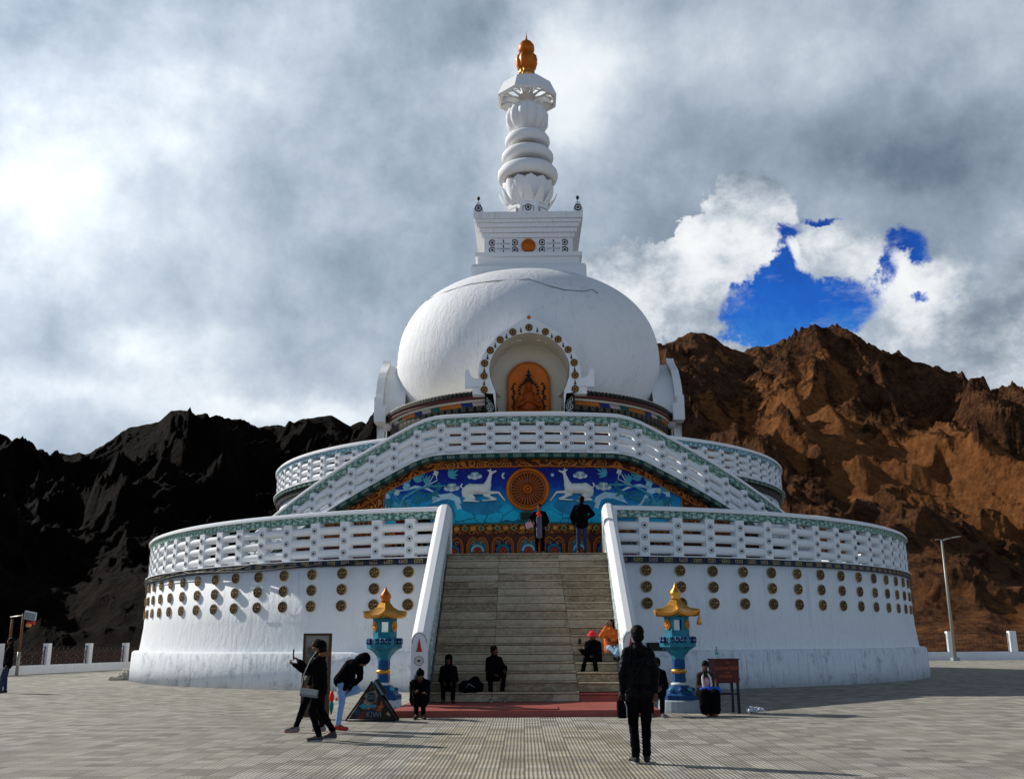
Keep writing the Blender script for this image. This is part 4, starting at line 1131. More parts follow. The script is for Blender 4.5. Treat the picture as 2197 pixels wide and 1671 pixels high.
disc_ring(1.78, 28.15, 1.0); disc_ring(1.54, 29.3, .85); disc_ring(1.34, 30.35, .85)
b = MB(); b.lathe([(.5, 30.85), (.95, 31.05), (1.2, 31.5), (1.23, 31.95), (1.08, 32.4), (.75, 32.62), (.4, 32.65)], TRIM, c8, 96, True, 12, .16)
P_(b, 'lobed_bulb')
b = MB(); b.lathe([(.55, 32.55), (.62, 32.75), (.42, 32.95), (.40, 33.25), (.5, 33.4), (.38, 33.5), (.38, 34.5), (.6, 34.7)], TRIM, c8, 24)
P_(b, 'spire_neck')
b = MB()
b.lathe([(1.80, 33.02), (1.90, 33.12), (1.50, 34.05), (1.42, 34.10), (1.36, 34.05), (1.72, 33.16), (1.70, 33.04), (1.80, 33.02)], TRIM, c8, 8, False, a0=PI / 8)
can = P_(b, 'octagonal_canopy')
for k_ in range(8):
    a_ = PI / 4 * k_ + PI / 8; s_, c_ = math.sin(a_), -math.cos(a_); f = lambda r_, z: (XT + r_ * s_, CY + r_ * c_, z)
    b = MB(); b.tube([f(.38, 33.35), f(.75, 33.55), f(1.2, 33.7), f(1.60, 33.6)], [.09, .06, .06, .12], TRIM, 6); b.tube([f(.4, 34.05), f(1.42, 34.02)], .05, TRIM, 6); b.tube([f(1.0, 33.2), f(1.3, 33.3), f(1.75, 33.1)], [.04, .07, .10], TRIM, 6)
    link('canopy_strut', b.mesh('canopy_strut'), can)
b = MB(); b.lathe([(.38, 34.2), (.8, 34.28), (.78, 34.42), (.6, 34.62), (.3, 34.64)], TRIM, c8, 8, False, a0=PI / 8); link('canopy_top', b.mesh('canopy_top'), can)
b = MB(); b.lathe([(.45, 34.5), (.64, 34.62), (.52, 34.85), (.40, 35.0), (.46, 35.08), (.38, 35.16)], GOLD, c8, 40, True, 10, .2)
b.lathe([(.38, 35.12), (.56, 35.35), (.66, 35.75), (.60, 36.05), (.42, 36.28)], GOLDORANGE, c8, 60, True, 8, .16)
P_(b, 'gold_vase')
b = MB(); b.lathe([(.2, 36.2), (.40, 36.3), (.50, 36.58), (.47, 36.85), (.32, 37.08), (.12, 37.22), (.06, 37.35), (.03, 37.6), (.005, 37.95)], GOLDORANGE, c8, 32)
P_(b, 'gold_finial')

# ------------------------------------------------------------------ stairs
JOINTSHADE = plain('joint_shade', (.055, .042, .03), .8)
b = MB(); nst = 18; y0 = 25.35; tr = .385; rise = .2344
rnd = random.Random(3)
for i in range(nst):
    f_ = i / (nst - 1); cxx = .02 + .15 * f_; hw = 2.36 + .26 * f_
    zt = .14 + rise * (i + 1); yy = y0 + tr * i
    e = [-hw, -.98 + .1 * (1 - f_) + .05, 1.02 - .06 * f_ + .33 * (1 - f_), hw]
    e = [cxx + q for q in e]
    for j in range(3):
        w_ = e[j + 1] - e[j] - .012; cx = (e[j] + e[j + 1]) / 2; dz = -.03 * (j == 2) * (1 - f_)
        depth = tr + .03 if i < nst - 1 else 2.2
        mt = REDSTEP if (i == 0 and j == 2) else STONE
        b.box((cx, yy + depth / 2, zt + dz - .022), (w_, depth, .044), mt, uvo=(rnd.random() * 90, rnd.random() * 90))
        b.box((cx, yy + .018 + .035, zt + dz - .052), (w_ + .008, .05, .012), JOINTSHADE); b.box((cx, yy + .025 + .012, .14 + rise * i + .005 + dz), (w_ + .008, .05, .008), JOINTSHADE)  # dark strips paint shade and dirt lines under nosing and at riser foot
        b.box((cx, yy + .025 + .03, zt + dz - .044 - (rise - .044) / 2 - .008), (w_, .05, rise - .062), mt, uvo=(rnd.random() * 90, rnd.random() * 90))
st = P_(b, 'stairs')
b = MB()
b.box((.17, 33.0, 2.2), (5.3, 2.0, 4.1), GREY)
for i in range(nst): b.box((.1, y0 + tr * i + .08 + (33 - (y0 + tr * i + .08)) / 2, .14 + rise * i + rise / 2 - .03), (5.0, 33 - (y0 + tr * i + .08), rise), GREY)
P_(b, 'stair_core')
def stair_wall(sg):
    # inner and outer edge positions at the foot (y 24.7) and at the head (y 33.5)
    i0, i1, o0, o1 = ((-2.37, -2.47, -2.74, -2.92) if sg < 0 else (2.42, 2.74, 2.79, 3.12))
    ya, yb, za, zb = 24.7, 33.45, 1.66, 6.0
    def X(y, q): 
        f_ = (y - ya) / (yb - ya); return (i0 + (i1 - i0) * f_) * (1 - q) + (o0 + (o1 - o0) * f_) * q
    def Z(y): return za + (zb - za) * (y - ya) / (yb - ya)
    b = MB(); n = 24; ys = [ya + .08 + (yb - ya - .08) * i / n for i in range(n + 1)]
    rows = [[(X(y, q), y, z if z is not None else Z(y) - .02) for y in ys] for q, z in ((0.06, 0), (.06, None), (.94, None), (.94, 0))]
    uvs = [[(y, r_[i][2] * 1.0) for i, y in enumerate(ys)] for r_ in rows]
    b.grid([rows[0], rows[1]], CARVED, False, False, [uvs[0], uvs[1]])
    b.grid([rows[2], rows[3]], WHITE, False, False)
    root = P_(b, 'stair_parapet', None, None)
    b = MB()
    prof = [(-.06, -.10), (-.06, .0), (.0, .02), (.03, .07), (.16, .13), (.30, .17), (.70, .17), (.84, .13), (.97, .07), (1.0, .02), (1.06, .0), (1.06, -.10)]
    rows = [[(X(y, q), y, Z(y) + z) for y in [ya] + ys[1:]] for q, z in prof + [prof[0]]]
    b.grid(rows, TRIM, False, False)
    for k_ in (0, -1):
        kk = len(b.v); b.v.extend([r_[k_] for r_ in rows[:-1]]); b.face(range(kk, kk + len(prof)), TRIM)
    link('coping', b.mesh('coping'), root)
    b = MB()
    for dz, dq in ((-.14, .03), (-.34, .03)):
        b.tube([(X(y, dq), y, Z(y) + dz) for y in ys], .022, TRIM, 6)
    link('moulding', b.mesh('moulding'), root)
    b = MB(); cx = (i0 + o0) / 2; wd = abs(o0 - i0) + .02
    pl = [(-wd / 2, 0), (wd / 2, 0), (wd / 2, 1.58), (wd / 2 * .9, 1.70), (wd / 2 * .55, 1.79), (0, 1.83), (-wd / 2 * .55, 1.79), (-wd / 2 * .9, 1.70), (-wd / 2, 1.58)]
    Mp = Matrix.Translation((cx, ya, 0)); b.prism(pl, -.14, .12, TRIM, Mp)
    b.tube([Mp @ Vector((x * .9, -.145, z * .985 + .01)) for x, z in pl[2:]], .012, GREY, 5)
    for z in (1.15, .75, .35):
        b.disc((0, z), .12, -.155, -.13, GREY, 20, Mp, .10); b.disc((0, z), .085, -.16, -.13, CREAM, 18, Mp, .055); b.disc((0, z), .032, -.17, -.13, BLACKP, 12, Mp)
    b.prism([(-.075, 1.36), (.075, 1.36), (.05, 1.44), (0, 1.68), (-.05, 1.44)], -.165, -.13, REDP, Mp)
    link('end_pillar', b.mesh('end_pillar'), root)
stair_wall(-1); stair_wall(1)
# link pieces between stair walls and the ring balustrade
for x0, x1 in ((-2.95, -2.45), (2.72, 3.22)):
    b = MB(); b.box(((x0 + x1) / 2, 33.6, 4.9), (x1 - x0, .5, 2.1), TRIM); P_(b, 'corner_block')

# ------------------------------------------------------------------ things on the terrace
def RB(name, label, cat, x, y, z=0, rz=0, group=None): return thing(name, label, cat, (x, y, z), rz, group)
# red platform
b = MB(); b.box((.03, 23.78, .07), (5.86, 3.0, .14), REDSTEP); b.box((.12, 23.0, .155), (1.25, 1.2, .025), REDSTEP)
for i in range(6): b.box((-2.4 + .98 * i, 23.78, .1405), (.01, 3.0, .002), MAROON)
o = b.build('red_platform'); tag(o, 'low red painted platform at the foot of the stairs', 'platform'); bevel(o, .012)

BLUEP = plain('lantern_blue_paint', (.008, .065, .19), .6, 0, .7, 7); TURQ = plain('lantern_turquoise_paint', (.018, .19, .27), .6, 0, .6, 7)
def lantern(x, y, label, base_h, k=1.0, rot=0, tassel=False, cloth=False, patterned=False):
    t = RB('stone_lantern', label, 'lantern', x, y, 0, rot, 'painted lanterns beside the stairs')
    b = MB(); b.lathe([(.52, 0), (.52, .05), (.50, base_h - .03), (.46, base_h)], STONEPAT if patterned else PLINTH, (0, 0, 0), 6 if not patterned else 24, False); link('base_block', b.mesh('base_block'), t)
    z = base_h - .02
    b = MB(); b.lathe([(.44, z), (.44, z + .12), (.36, z + .16), (.34, z + .22), (.22, z + .32), (.19, z + .36)], BLUEP, (0, 0, 0), 8, False)
    for k_ in range(8):
        a_ = PI / 4 * k_; b.ellipsoid((.27 * math.cos(a_), .27 * math.sin(a_), z + .24), (.10, .06, .05), TEALB if k_ % 2 else BLUEP, 8, 6, None, Matrix.Rotation(a_, 3, 'Z'))
    link('lotus_foot', b.mesh('lotus_foot'), t)
    z += .34; zc = 1.17
    b = MB(); b.lathe([(.17, z), (.155, z + .05), (.15, (z + zc) / 2), (.15, zc)], BLUEP, (0, 0, 0), 8, False); b.lathe([(.15, z - .01), (.20, z), (.2, z + .04), (.15, z + .06)], CLOUDP, (0, 0, 0), 20); link('column', b.mesh('column'), t)
    b = MB(); zz = (z + zc) / 2 + .02; b.lathe([(.15, zz - .05), (.18, zz - .03), (.185, zz), (.18, zz + .03), (.15, zz + .05)], GOLD, (0, 0, 0), 20); link('gold_ring', b.mesh('gold_ring'), t)
    b = MB(); b.lathe([(.14, zc - .01), (.17, zc + .08), (.27, zc + .2), (.38, zc + .27), (.42, zc + .28), (.43, zc + .38), (.30, zc + .40)], TURQ, (0, 0, 0), 6, False, a0=PI / 6); link('flared_capital', b.mesh('flared_capital'), t)
    b = MB(); b.lathe([(.40, zc + .36), (.445, zc + .38), (.44, zc + .50), (.38, zc + .52), (.2, zc + .52)], TURQ, (0, 0, 0), 6, False, a0=PI / 6)
    for k_ in range(24):
        a_ = 2 * PI * (k_ + .5) / 24; rr = .385 / max(math.cos(((a_ ) % (PI / 3)) - PI / 6), .5)
        b.ellipsoid((rr * math.sin(a_) , -rr * math.cos(a_), zc + .44), (.047, .047, .075), NAVY, 8, 6); b.torus((0, 0, 0), .032, .008, PALECYAN, Matrix.Translation((rr * 1.09 * math.sin(a_), -rr * 1.09 * math.cos(a_), zc + .45)) @ Matrix.Rotation(a_, 4, 'Z'), 8, 4, PI, 2 * PI)
    link('lotus_ring', b.mesh('lotus_ring'), t)
    z = zc + .52; hb_ = .50
    b = MB()
    for k_ in range(6):
        Mk = Matrix.Rotation(PI / 3 * k_, 4, 'Z'); ap = .25; hw = ap * math.tan(PI / 6)
        win = k_ % 3 == 0
        if win:
            for x0, x1, z0, z1 in ((-hw, -.09, 0, hb_), (.09, hw, 0, hb_), (-.09, .09, 0, .14), (-.09, .09, .38, hb_)):
                b.box(((x0 + x1) / 2, -ap + .025, z + (z0 + z1) / 2), (x1 - x0 + .002, .05, z1 - z0 + .001), TURQ, M=Mk)
        else: b.box((0, -ap + .025, z + hb_ / 2), (2 * hw, .05, hb_), TURQ, M=Mk)
    link('light_box', b.mesh('light_box'), t)
    for k_ in (1, 2, 4, 5):
        Mk = Matrix.Rotation(PI / 3 * k_, 4, 'Z') @ Matrix.Translation((0, -.25, z + .27)); b = MB()
        b.disc((0, 0), .115, -.03, .01, GOLD, 20, Mk); b.disc((0, 0), .09, -.035, 0, GOLDORANGE, 18, Mk)
        for q in range(5): b.ellipsoid((.045 * math.cos(q * 1.257), -.035, .045 * math.sin(q * 1.257)), (.022, .015, .022), GOLD, 8, 5, Mk)
        link('gold_emblem', b.mesh('gold_emblem'), t)
    z += hb_
    # curved six-sided roof with upturned eaves
    b = MB(); rows = []
    for r_, zz, lift in ((.28, -.01, 0), (.46, -.05, .03), (.545, -.03, .09), (.56, .03, .10), (.50, .06, .07), (.36, .13, .02), (.24, .22, 0), (.15, .32, 0), (.10, .36, 0)):
        row = []
        for i in range(48):
            a_ = 2 * PI * i / 48; q = (a_ % (PI / 3)) - PI / 6
            rr = r_ * (math.cos(PI / 6) / math.cos(q)) * (1.06 if r_ > .3 else 1); cw = (abs(q) / (PI / 6)) ** 3
            row.append((rr * math.sin(a_ + 0), -rr * math.cos(a_), z + zz + lift * cw))
        rows.append(row)
    b.grid(rows, GOLD, True, False); roof = link('roof', b.mesh('roof'), t)
    b = MB(); b.lathe([(.09, z + .34), (.13, z + .37), (.10, z + .40), (.135, z + .46), (.12, z + .53), (.05, z + .62), (.015, z + .70), (.003, z + .74)], GOLDORANGE if not tassel else GOLD, (0, 0, 0), 16); link('finial', b.mesh('finial'), roof)
    if tassel:
        b = MB(); b.tube([(.50, -.05, z + .08), (.53, -.1, z - .04), (.52, -.1, z - .12)], .025, GOLD, 6); b.lathe([(.03, .06), (.07, -.08), (.05, -.1)], GOLD, (.52, -.1, z - .14), 10); b.ellipsoid((.48, -.06, z + .06), (.08, .06, .07), ORANGE)
        link('tassel', b.mesh('tassel'), roof)
    if cloth:
        b = MB()
        for q in range(4):
            b.tube([(.15 * math.cos(a_), .165 * math.sin(a_) - .0, zz + .06 + .015 * q + .02 * math.sin(a_ * 2 + q)) for a_ in [2 * PI * i / 16 for i in range(17)]], .012, CREAM, 5)
        for q in range(4):
            b.tube([(.16, -.06, zz + .08), (.19 + .02 * q, -.08, zz - .02), (.21 + .03 * q, -.08, zz - .16 - .03 * q), (.20 + .035 * q, -.08, zz - .32 - .03 * (q % 2))], .016, CREAM if q % 2 else GREY, 5)
        link('knotted_cloth', b.mesh('knotted_cloth'), t)
    return t
lantern(-3.37, 24.3, 'blue lantern with cloth tied round its column, left of the stairs', .28, rot=R(5), cloth=True)
lantern(3.62, 23.75, 'blue lantern with a gold tassel hanging from its roof, on the right of the stairs', .27, rot=R(-3), tassel=True, patterned=True)

# information board
WOODD = plain('dark_wood', (.075, .035, .015), .55, 0, .4, 6)
def f_board(g, b):
    x, y, z = g.sep(g.coord()); n = g.noise(g.coord(), 7, 6, .7)
    c = g.ramp(((z - .2) / 1.5).clamp() + (n - .5) * .35, [(0, (.07, .045, .025)), (.5, (.10, .075, .05)), (.78, (.15, .13, .105)), (.95, (.24, .22, .19))])
    tx = (z / .045).fract().gt(.55) * z.lt(1.3) * g.noise(g.scalev(g.coord(), (40, 1, 9)), 1, 2).gt(.48) * x.abs().lt(.23)
    g.link(g.mix(tx * .75, c, (.03, .024, .02)), b.inputs['Base Color']); b.inputs['Roughness'].default_value = .4
BOARD = material('printed_board', f_board)
t = RB('information_board', 'tall brown framed information board behind the striding woman', 'board', -4.52, 22.0, 0, R(-12))
b = MB(); b.box((0, 0, .9), (.56, .03, 1.72), BOARD); link('printed_panel', b.mesh('printed_panel'), t)
b = MB()
for x in (-.30, .30): b.box((x, 0, .89), (.05, .06, 1.78), WOODD)
for z in (.06, 1.765): b.box((0, -.002, z), (.64, .06, .05), WOODD)
b.box((0, -.018, 1.42), (.42, .012, .16), plain('faded_print', (.09, .075, .06), .6, 0, .6, 20)); b.box((0, .28, .62), (.04, .04, 1.3), WOODD, M=Matrix.Translation((0, 0, .05)) @ Matrix.Rotation(R(14), 4, 'X'))
link('frame', b.mesh('frame'), t)

# triangular sign box
def f_sticker(g, b):
    v = g.coord(); n = g.vor(v, 7, 'F1', 'Color'); r_ = g.sep(n)[0]
    c = g.ramp(r_, [(0, (.03, .02, .015)), (.3, (.16, .03, .02)), (.45, (.35, .25, .16)), (.6, (.02, .05, .10)), (.75, (.30, .10, .03)), (.88, (.03, .025, .02))], True)
    q = g.noise(v, 14, 5)
    g.link(g.mix(q.smooth(.42, .62) * .7, c, (.02, .017, .015)), b.inputs['Base Color']); b.inputs['Roughness'].default_value = .45
STICK = material('worn_stickers', f_sticker)
t = RB('triangular_sign_box', 'triangular dark sign box covered in worn colourful stickers beside the left lantern', 'sign', -3.20, 21.35, 0, R(-6))
t.scale = (.88, .88, .92)
b = MB(); b.prism([(-.55, .03), (.55, .03), (0, .80)], -.02, .30, STICK); link('body', b.mesh('body'), t)
b = MB()
for p0, p1 in (((-.60, .02), (.02, .86)), ((.60, .02), (-.02, .86)), ((-.6, .02), (.6, .02))):
    b.tube([(p0[0], -.03, p0[1]), (p1[0], -.03, p1[1])], .028, BLACKP, 6); b.tube([(p0[0], .31, p0[1]), (p1[0], .31, p1[1])], .028, BLACKP, 6)
b.box((.36, .14, .44), (.07, .30, .56), GREY, M=Matrix.Identity(4)) if False else None
Mq = Matrix.Translation((.13, .14, .70)) @ Matrix.Rotation(R(54.5), 4, 'Y')
b.box((0, 0, .045), (.38, .34, .05), plain('blue_grey_lid', (.10, .17, .22), .35, .2), M=Mq); b.box((0, 0, .08), (.40, .05, .02), BLACKP, M=Mq); b.box((0, .12, .08), (.40, .03, .02), BLACKP, M=Mq); b.box((0, -.12, .08), (.40, .03, .02), BLACKP, M=Mq)
link('edge_frame', b.mesh('edge_frame'), t)
b = MB(); LBL = plain('pale_lettering', (.13, .17, .21), .5, 0, .3)
b.disc((0, .52), .12, -.03, -.018, BLACKP, 20); b.disc((0, .52), .125, -.035, -.02, LBL, 20, None, .112)
add_mesh(b, text_mb('GO', .13, LBL, Matrix.Translation((0, -.036, .52)) @ XZ), LBL)
add_mesh(b, text_mb('KIWI', .17, LBL, Matrix.Translation((.07, -.026, .14)) @ XZ), LBL)
b.prism([(-.30, .33), (-.17, .41), (-.17, .36), (.12, .36), (.12, .30), (-.17, .30), (-.17, .25)], -.028, -.018, TEAL)
link('lettering', b.mesh('lettering'), t)

# donation box
DW = plain('dark_red_wood', (.070, .012, .008), .4, 0, .4, 5)
t = RB('donation_box', 'dark red wooden donation box on legs beside the seated person in pink', 'donation box', 4.56, 23.2, 0, R(9))
b = MB(); b.box((0, 0, .91), (.54, .44, .50), DW, taper=1.05); b.box((0, 0, 1.175), (.60, .50, .03), DW); o = link('box', b.mesh('box'), t); bevel(o, .006)
for x, y in ((-.24, -.19), (.24, -.19), (-.24, .19), (.24, .19)):
    b = MB(); b.box((x, y, .33), (.05, .05, .67), BLACKP); link('leg', b.mesh('leg'), t)
b = MB(); b.box((0, -.19, .42), (.44, .03, .03), BLACKP); b.box((0, .19, .42), (.44, .03, .03), BLACKP); link('stretcher', b.mesh('stretcher'), t)
b = MB(); b.box((.29, -.12, .74), (.05, .07, .05), BLACKP); b.torus((.31, -.12, .70), .025, .008, GREY, None, 12, 5); link('padlock', b.mesh('padlock'), t)
RL = plain('faded_red_lettering', (.42, .10, .045), .5)
b = MB(); add_mesh(b, text_mb('THE', .055, RL, Matrix.Translation((.02, -.232, 1.10)) @ XZ), RL); add_mesh(b, text_mb('DONATION', .105, RL, Matrix.Translation((0, -.229, .98)) @ XZ), RL)
add_mesh(b, text_mb('BOX', .055, RL, Matrix.Translation((.0, -.227, .88)) @ XZ), RL); add_mesh(b, text_mb('दानपात्र', .10, RL, Matrix.Translation((-.05, -.226, .80)) @ XZ), RL); link('lettering', b.mesh('lettering'), t)
def f_pet(g, b):
    b.inputs['Base Color'].default_value = (.75, .88, .95, 1); b.inputs['Roughness'].default_value = .08; b.inputs['Transmission Weight'].default_value = .85; b.inputs['IOR'].default_value = 1.3
PET = material('clear_plastic', f_pet)
t = RB('water_bottle', 'clear plastic water bottle standing on the donation box', 'bottle', 4.42, 23.2, 1.19)
b = MB(); b.lathe([(.001, 0), (.033, 0), (.035, .02), (.033, .08), (.035, .1), (.033, .14), (.034, .17), (.018, .215), (.013, .225), (.013, .245)], PET, n=20); link('bottle_body', b.mesh('bottle_body'), t)
b = MB(); b.lathe([(.001, .265), (.016, .265), (.016, .24)], plain('blue_cap', (.03, .12, .4), .4), n=14); link('cap', b.mesh('cap'), t)
b = MB(); b.lathe([(.0355, .09), (.0355, .14)], plain('teal_label', (.03, .28, .33), .4), n=20); link('paper_label', b.mesh('paper_label'), t)
# crumpled plastic
cap_ = [((random.uniform(-.16, .16), random.uniform(-.08, .08), random.uniform(.02, .10)), (random.uniform(-.2, .2), random.uniform(-.1, .1), random.uniform(.02, .12)), .018, .03) for _ in range(16)]
o = link('plastic_bag', blob(cap_, plain('white_plastic_film', (.6, .62, .66), .25), .012, 1, .02, 30), None, (5.26, 23.3, 0)); tag(o, 'crumpled white plastic bag on the ground right of the donation box', 'bag')
# black case on the plinth
t = RB('black_case', 'black floodlight case on the plinth ledge behind the right lantern', 'floodlight', 4.5, 33.95, 1.26, R(7))
b = MB(); b.box((0, 0, .14), (.72, .3, .26), BLACKP); o = link('housing', b.mesh('housing'), t); bevel(o, .02)
b = MB(); b.tube([(-.36, 0, 0), (-.38, 0, .2), (.38, 0, .2), (.36, 0, 0)], .015, GREY, 6); b.box((.1, -.16, .15), (.02, .02, .2), GREY, M=Matrix.Rotation(R(25), 4, 'Y')); link('bracket', b.mesh('bracket'), t)
# cable lying on the key band
b = MB(); b.tube([(X1 + 18.98 * math.sin(R(t)), CY - 18.98 * math.cos(R(t)), 4.30 + .07 * math.sin(t * .35) + .04 * math.sin(t * 1.3)) for t in [-78 + 1.0 * i for i in range(64)]], .022, BLACKP, 6)
b.tube([(X1 + 19.0 * math.sin(R(t)), CY - 19.0 * math.cos(R(t)), 4.22 + .05 * math.sin(t * .27 + 1)) for t in [-80 + 1.0 * i for i in range(56)]], .018, BLACKP, 6)
tag(b.build('cable'), 'black cables sagging along the lower balustrade on the left', 'cable')

# fences
IRON = plain('rusty_iron', (.045, .014, .010), .6, .3, .4); IRON2 = plain('dark_iron', (.012, .010, .010), .6, .3)
def fence(label, A0, A1, n, zb, zw, zp, scroll, pw, ilab):
    A0, A1 = Vector(A0), Vector(A1); d_ = (A1 - A0); L_ = d_.length; d_.normalize(); ang = math.atan2(d_.y, d_.x)
    t = thing('fence', label, 'fence', (A0.x, A0.y, 0), ang, 'fences round the terrace')
    b = MB(); b.box((L_ / 2, 0, zw / 2), (L_ + 4, .35, zw), WHITE); link('kerb_wall', b.mesh('kerb_wall'), t)
    for i in range(n):
        x = L_ * i / (n - 1)
        b = MB(); b.box((x, 0, (zp + zw) / 2), (pw, pw, zp - zw), TRIM); b.box((x, -pw / 2 - .005, (zp + zw) / 2), (pw * .4, .02, zp - zw - .2), WHITE); link('post', b.mesh('post'), t)
        if i == n - 1: break
        x0, x1 = x + pw / 2, L_ * (i + 1) / (n - 1) - pw / 2; b = MB()
        hgt = zp - zw - .28
        for z in (zw + .03, zp - .18): b.tube([(x0, 0, z), (x1, 0, z)], .022, IRON2, 6)
        for xx in (x0 + .06, x1 - .06): b.tube([(xx, 0, zw), (xx, 0, zp - .18)], .03, IRON2, 6)
        if scroll:
            m_ = int((x1 - x0) / .42)
            for j in range(m_):
                cx = x0 + (j + .5) * (x1 - x0) / m_
                for zz in (zw + hgt * .28, zw + hgt * .66):
                    b.torus((cx, 0, zz), .15, .02, IRON, None, 14, 5, R(20 + 70 * (j % 2)), R(300 + 60 * (j % 2))); b.torus((cx + .1, 0, zz + .05), .08, .018, IRON, None, 12, 5)
                b.tube([(cx + .2, 0, zw), (cx + .16, 0, zw + hgt * .5), (cx + .2, 0, zp - .2)], .018, IRON, 5)
        else:
            m_ = int((x1 - x0) / .28)
            for j in range(m_): b.tube([(x0 + (j + .5) * (x1 - x0) / m_, 0, zw), (x0 + (j + .5) * (x1 - x0) / m_, 0, zp - .18)], .009, IRON2, 4)
        link('iron_panel', b.mesh('iron_panel'), t)
    return t
fence('low white kerb with white posts and dark red scrolled iron panels, left of the stupa', (-28.0, 48.4), (-24.0, 71.5), 7, 0, .46, 1.62, True, .32, '')
fence('low white kerb with white posts and thin iron rails, right of the stupa', (19.0, 79.2), (61.3, 77.2), 10, 0, .62, 2.16, False, .5, '')
# street lamp right
GALV = plain('galvanised_steel', (.34, .31, .27), .45, .3, .15)
t = RB('street_lamp', 'tall slim pale lamp post by the fence right of the stupa', 'street lamp', 32.35, 76.2)
b = MB(); b.tube([(0, 0, 0), (-.0, 0, 4.5), (-.0, 0, 9.0)], [.13, .10, .075], GALV, 12); b.box((0, 0, .12), (.5, .5, .24), GREY); link('pole', b.mesh('pole'), t)
b = MB(); b.tube([(0, 0, 8.9), (.35, 0, 9.05), (.7, 0, 9.12)], .05, GALV, 8); link('arm', b.mesh('arm'), t)
b = MB(); b.ellipsoid((1.15, 0, 9.2), (.42, .13, .05), GALV, 14, 8, None, Matrix.Rotation(R(-8), 3, 'Y')); b.tube([(-.5, 0, 9.0), (0, 0, 9.05)], .03, GALV, 6); link('lamp_head', b.mesh('lamp_head'), t)
# floodlight pole left
t = RB('floodlight_pole', 'pair of rusty posts carrying a square floodlight and small red lamp at the left edge', 'floodlight', -26.6, 52.3)
for x in (-.28, .28):
    b = MB(); b.tube([(x, 0, 0), (x, 0, 1.2)], .085, GALV, 10); b.tube([(x, 0, 1.15), (x, 0, 3.0 + x * .5)], .065, plain('rusty_post', (.16, .075, .035), .7, 0, .4), 10); link('pole', b.mesh('pole'), t)
b = MB(); b.box((.0, 0, 0), (.60, .14, .42), GREY, M=Matrix.Translation((.72, -.15, 3.02)) @ Matrix.Rotation(R(20), 4, 'X') @ Matrix.Rotation(R(12), 4, 'Y')); b.box((0, -.08, 0), (.46, .03, .30), plain('lamp_glass', (.22, .28, .34), .1, .3), M=Matrix.Translation((.72, -.15, 3.02)) @ Matrix.Rotation(R(20), 4, 'X') @ Matrix.Rotation(R(12), 4, 'Y')); b.tube([(-.4, 0, 2.95), (.3, 0, 3.05), (.6, 0, 3.02)], .04, GALV, 6)
link('floodlight_head', b.mesh('floodlight_head'), t)
b = MB(); b.box((.72, 0, 2.66), (.36, .22, .15), REDP); b.ellipsoid((.66, -.1, 2.54), (.15, .14, .11), plain('amber_plastic', (.6, .24, .05), .3), 12, 8); link('red_lamp', b.mesh('red_lamp'), t)
# sand heap by the plinth on the left
o = link('stone_heap', blob([('e', (0, 0, .05), (.8, .6, .45)), ('e', (.5, .3, .1), (.6, .5, .7)), ('e', (-.6, -.2, 0), (.5, .4, .2))], plain('pale_gravel', (.40, .36, .30), .9, 0, .4, 6), .05, 2, .12, 6), None, (-17.6, 45.6, 0)); tag(o, 'small pale heap of rubble against the left side of the plinth', 'rubble')

# ------------------------------------------------------------------ people
def cloth(name, col, rough=.8, var=.3, spec=.2): return plain(name, col, rough, 0, var, 9, .35, 60, .004, (1, 1, 1), spec)
SKIN = plain('brown_skin', (.17, .075, .042), .5, 0, .12, 10); SKIND = plain('deep_brown_skin', (.10, .042, .025), .5, 0, .12, 10)
HAIR = plain('black_hair', (.003, .0025, .0025), .6, 0, .4, 30, .6, 90, .004, (1, 1, .3), .08)
BLK = cloth('black_cloth', (.0035, .0035, .0045), .9, .3, .03); LEATH = plain('black_leather', (.002, .0022, .003), .45, 0, .4, 7, .8, 16, .02, (1, 1, 1), .08)
DNAVY = cloth('navy_cloth', (.010, .015, .032)); JEANS = cloth('light_blue_denim', (.20, .33, .58)); DJEANS = cloth('dark_blue_denim', (.018, .03, .07)); PALEJ = cloth('pale_blue_denim', (.24, .38, .55))
ORJ = cloth('orange_jacket', (.62, .13, .02)); SHOEB = cloth('black_shoe', (.014, .013, .013), .5); SOLE = plain('white_rubber', (.45, .45, .46), .6); REDC = cloth('red_wool', (.72, .03, .045)); REDSH = cloth('red_shoe', (.55, .03, .02))
GREYC = cloth('grey_cloth', (.16, .16, .17)); PINKC = cloth('pink_cloth', (.55, .30, .33)); WHITEC = cloth('white_scarf', (.6, .58, .56)); BROWNC = cloth('dark_brown_cloth', (.022, .015, .012))
def vv(*a): return Vector(a)
def base(seat=None):
    J = dict(pel=vv(0, 0, .95), che=vv(0, .01, 1.28), nek=vv(0, .02, 1.46), hed=vv(0, 0, 1.60), hf=vv(0, -1, 0))
    for n_, s_ in (('L', 1), ('R', -1)):
        J['s' + n_] = vv(s_ * .165, .01, 1.385); J['e' + n_] = vv(s_ * .235, .04, 1.13); J['w' + n_] = vv(s_ * .25, -.04, .88)
        J['h' + n_] = vv(s_ * .09, 0, .92); J['k' + n_] = vv(s_ * .105, -.02, .50); J['a' + n_] = vv(s_ * .11, .02, .09); J['t' + n_] = vv(s_ * .135, -.16, .035)
    return J
def lean(J, ang, side=0, piv=None):
    """bend the upper body forward about the pelvis"""
    piv = piv or J['pel']; M = Matrix.Rotation(ang, 3, 'X') @ Matrix.Rotation(side, 3, 'Y')
    for k_ in ('che', 'nek', 'hed', 'sL', 'sR', 'eL', 'eR', 'wL', 'wR'): J[k_] = piv + M @ (J[k_] - piv)
    J['hf'] = M @ J['hf']; return J
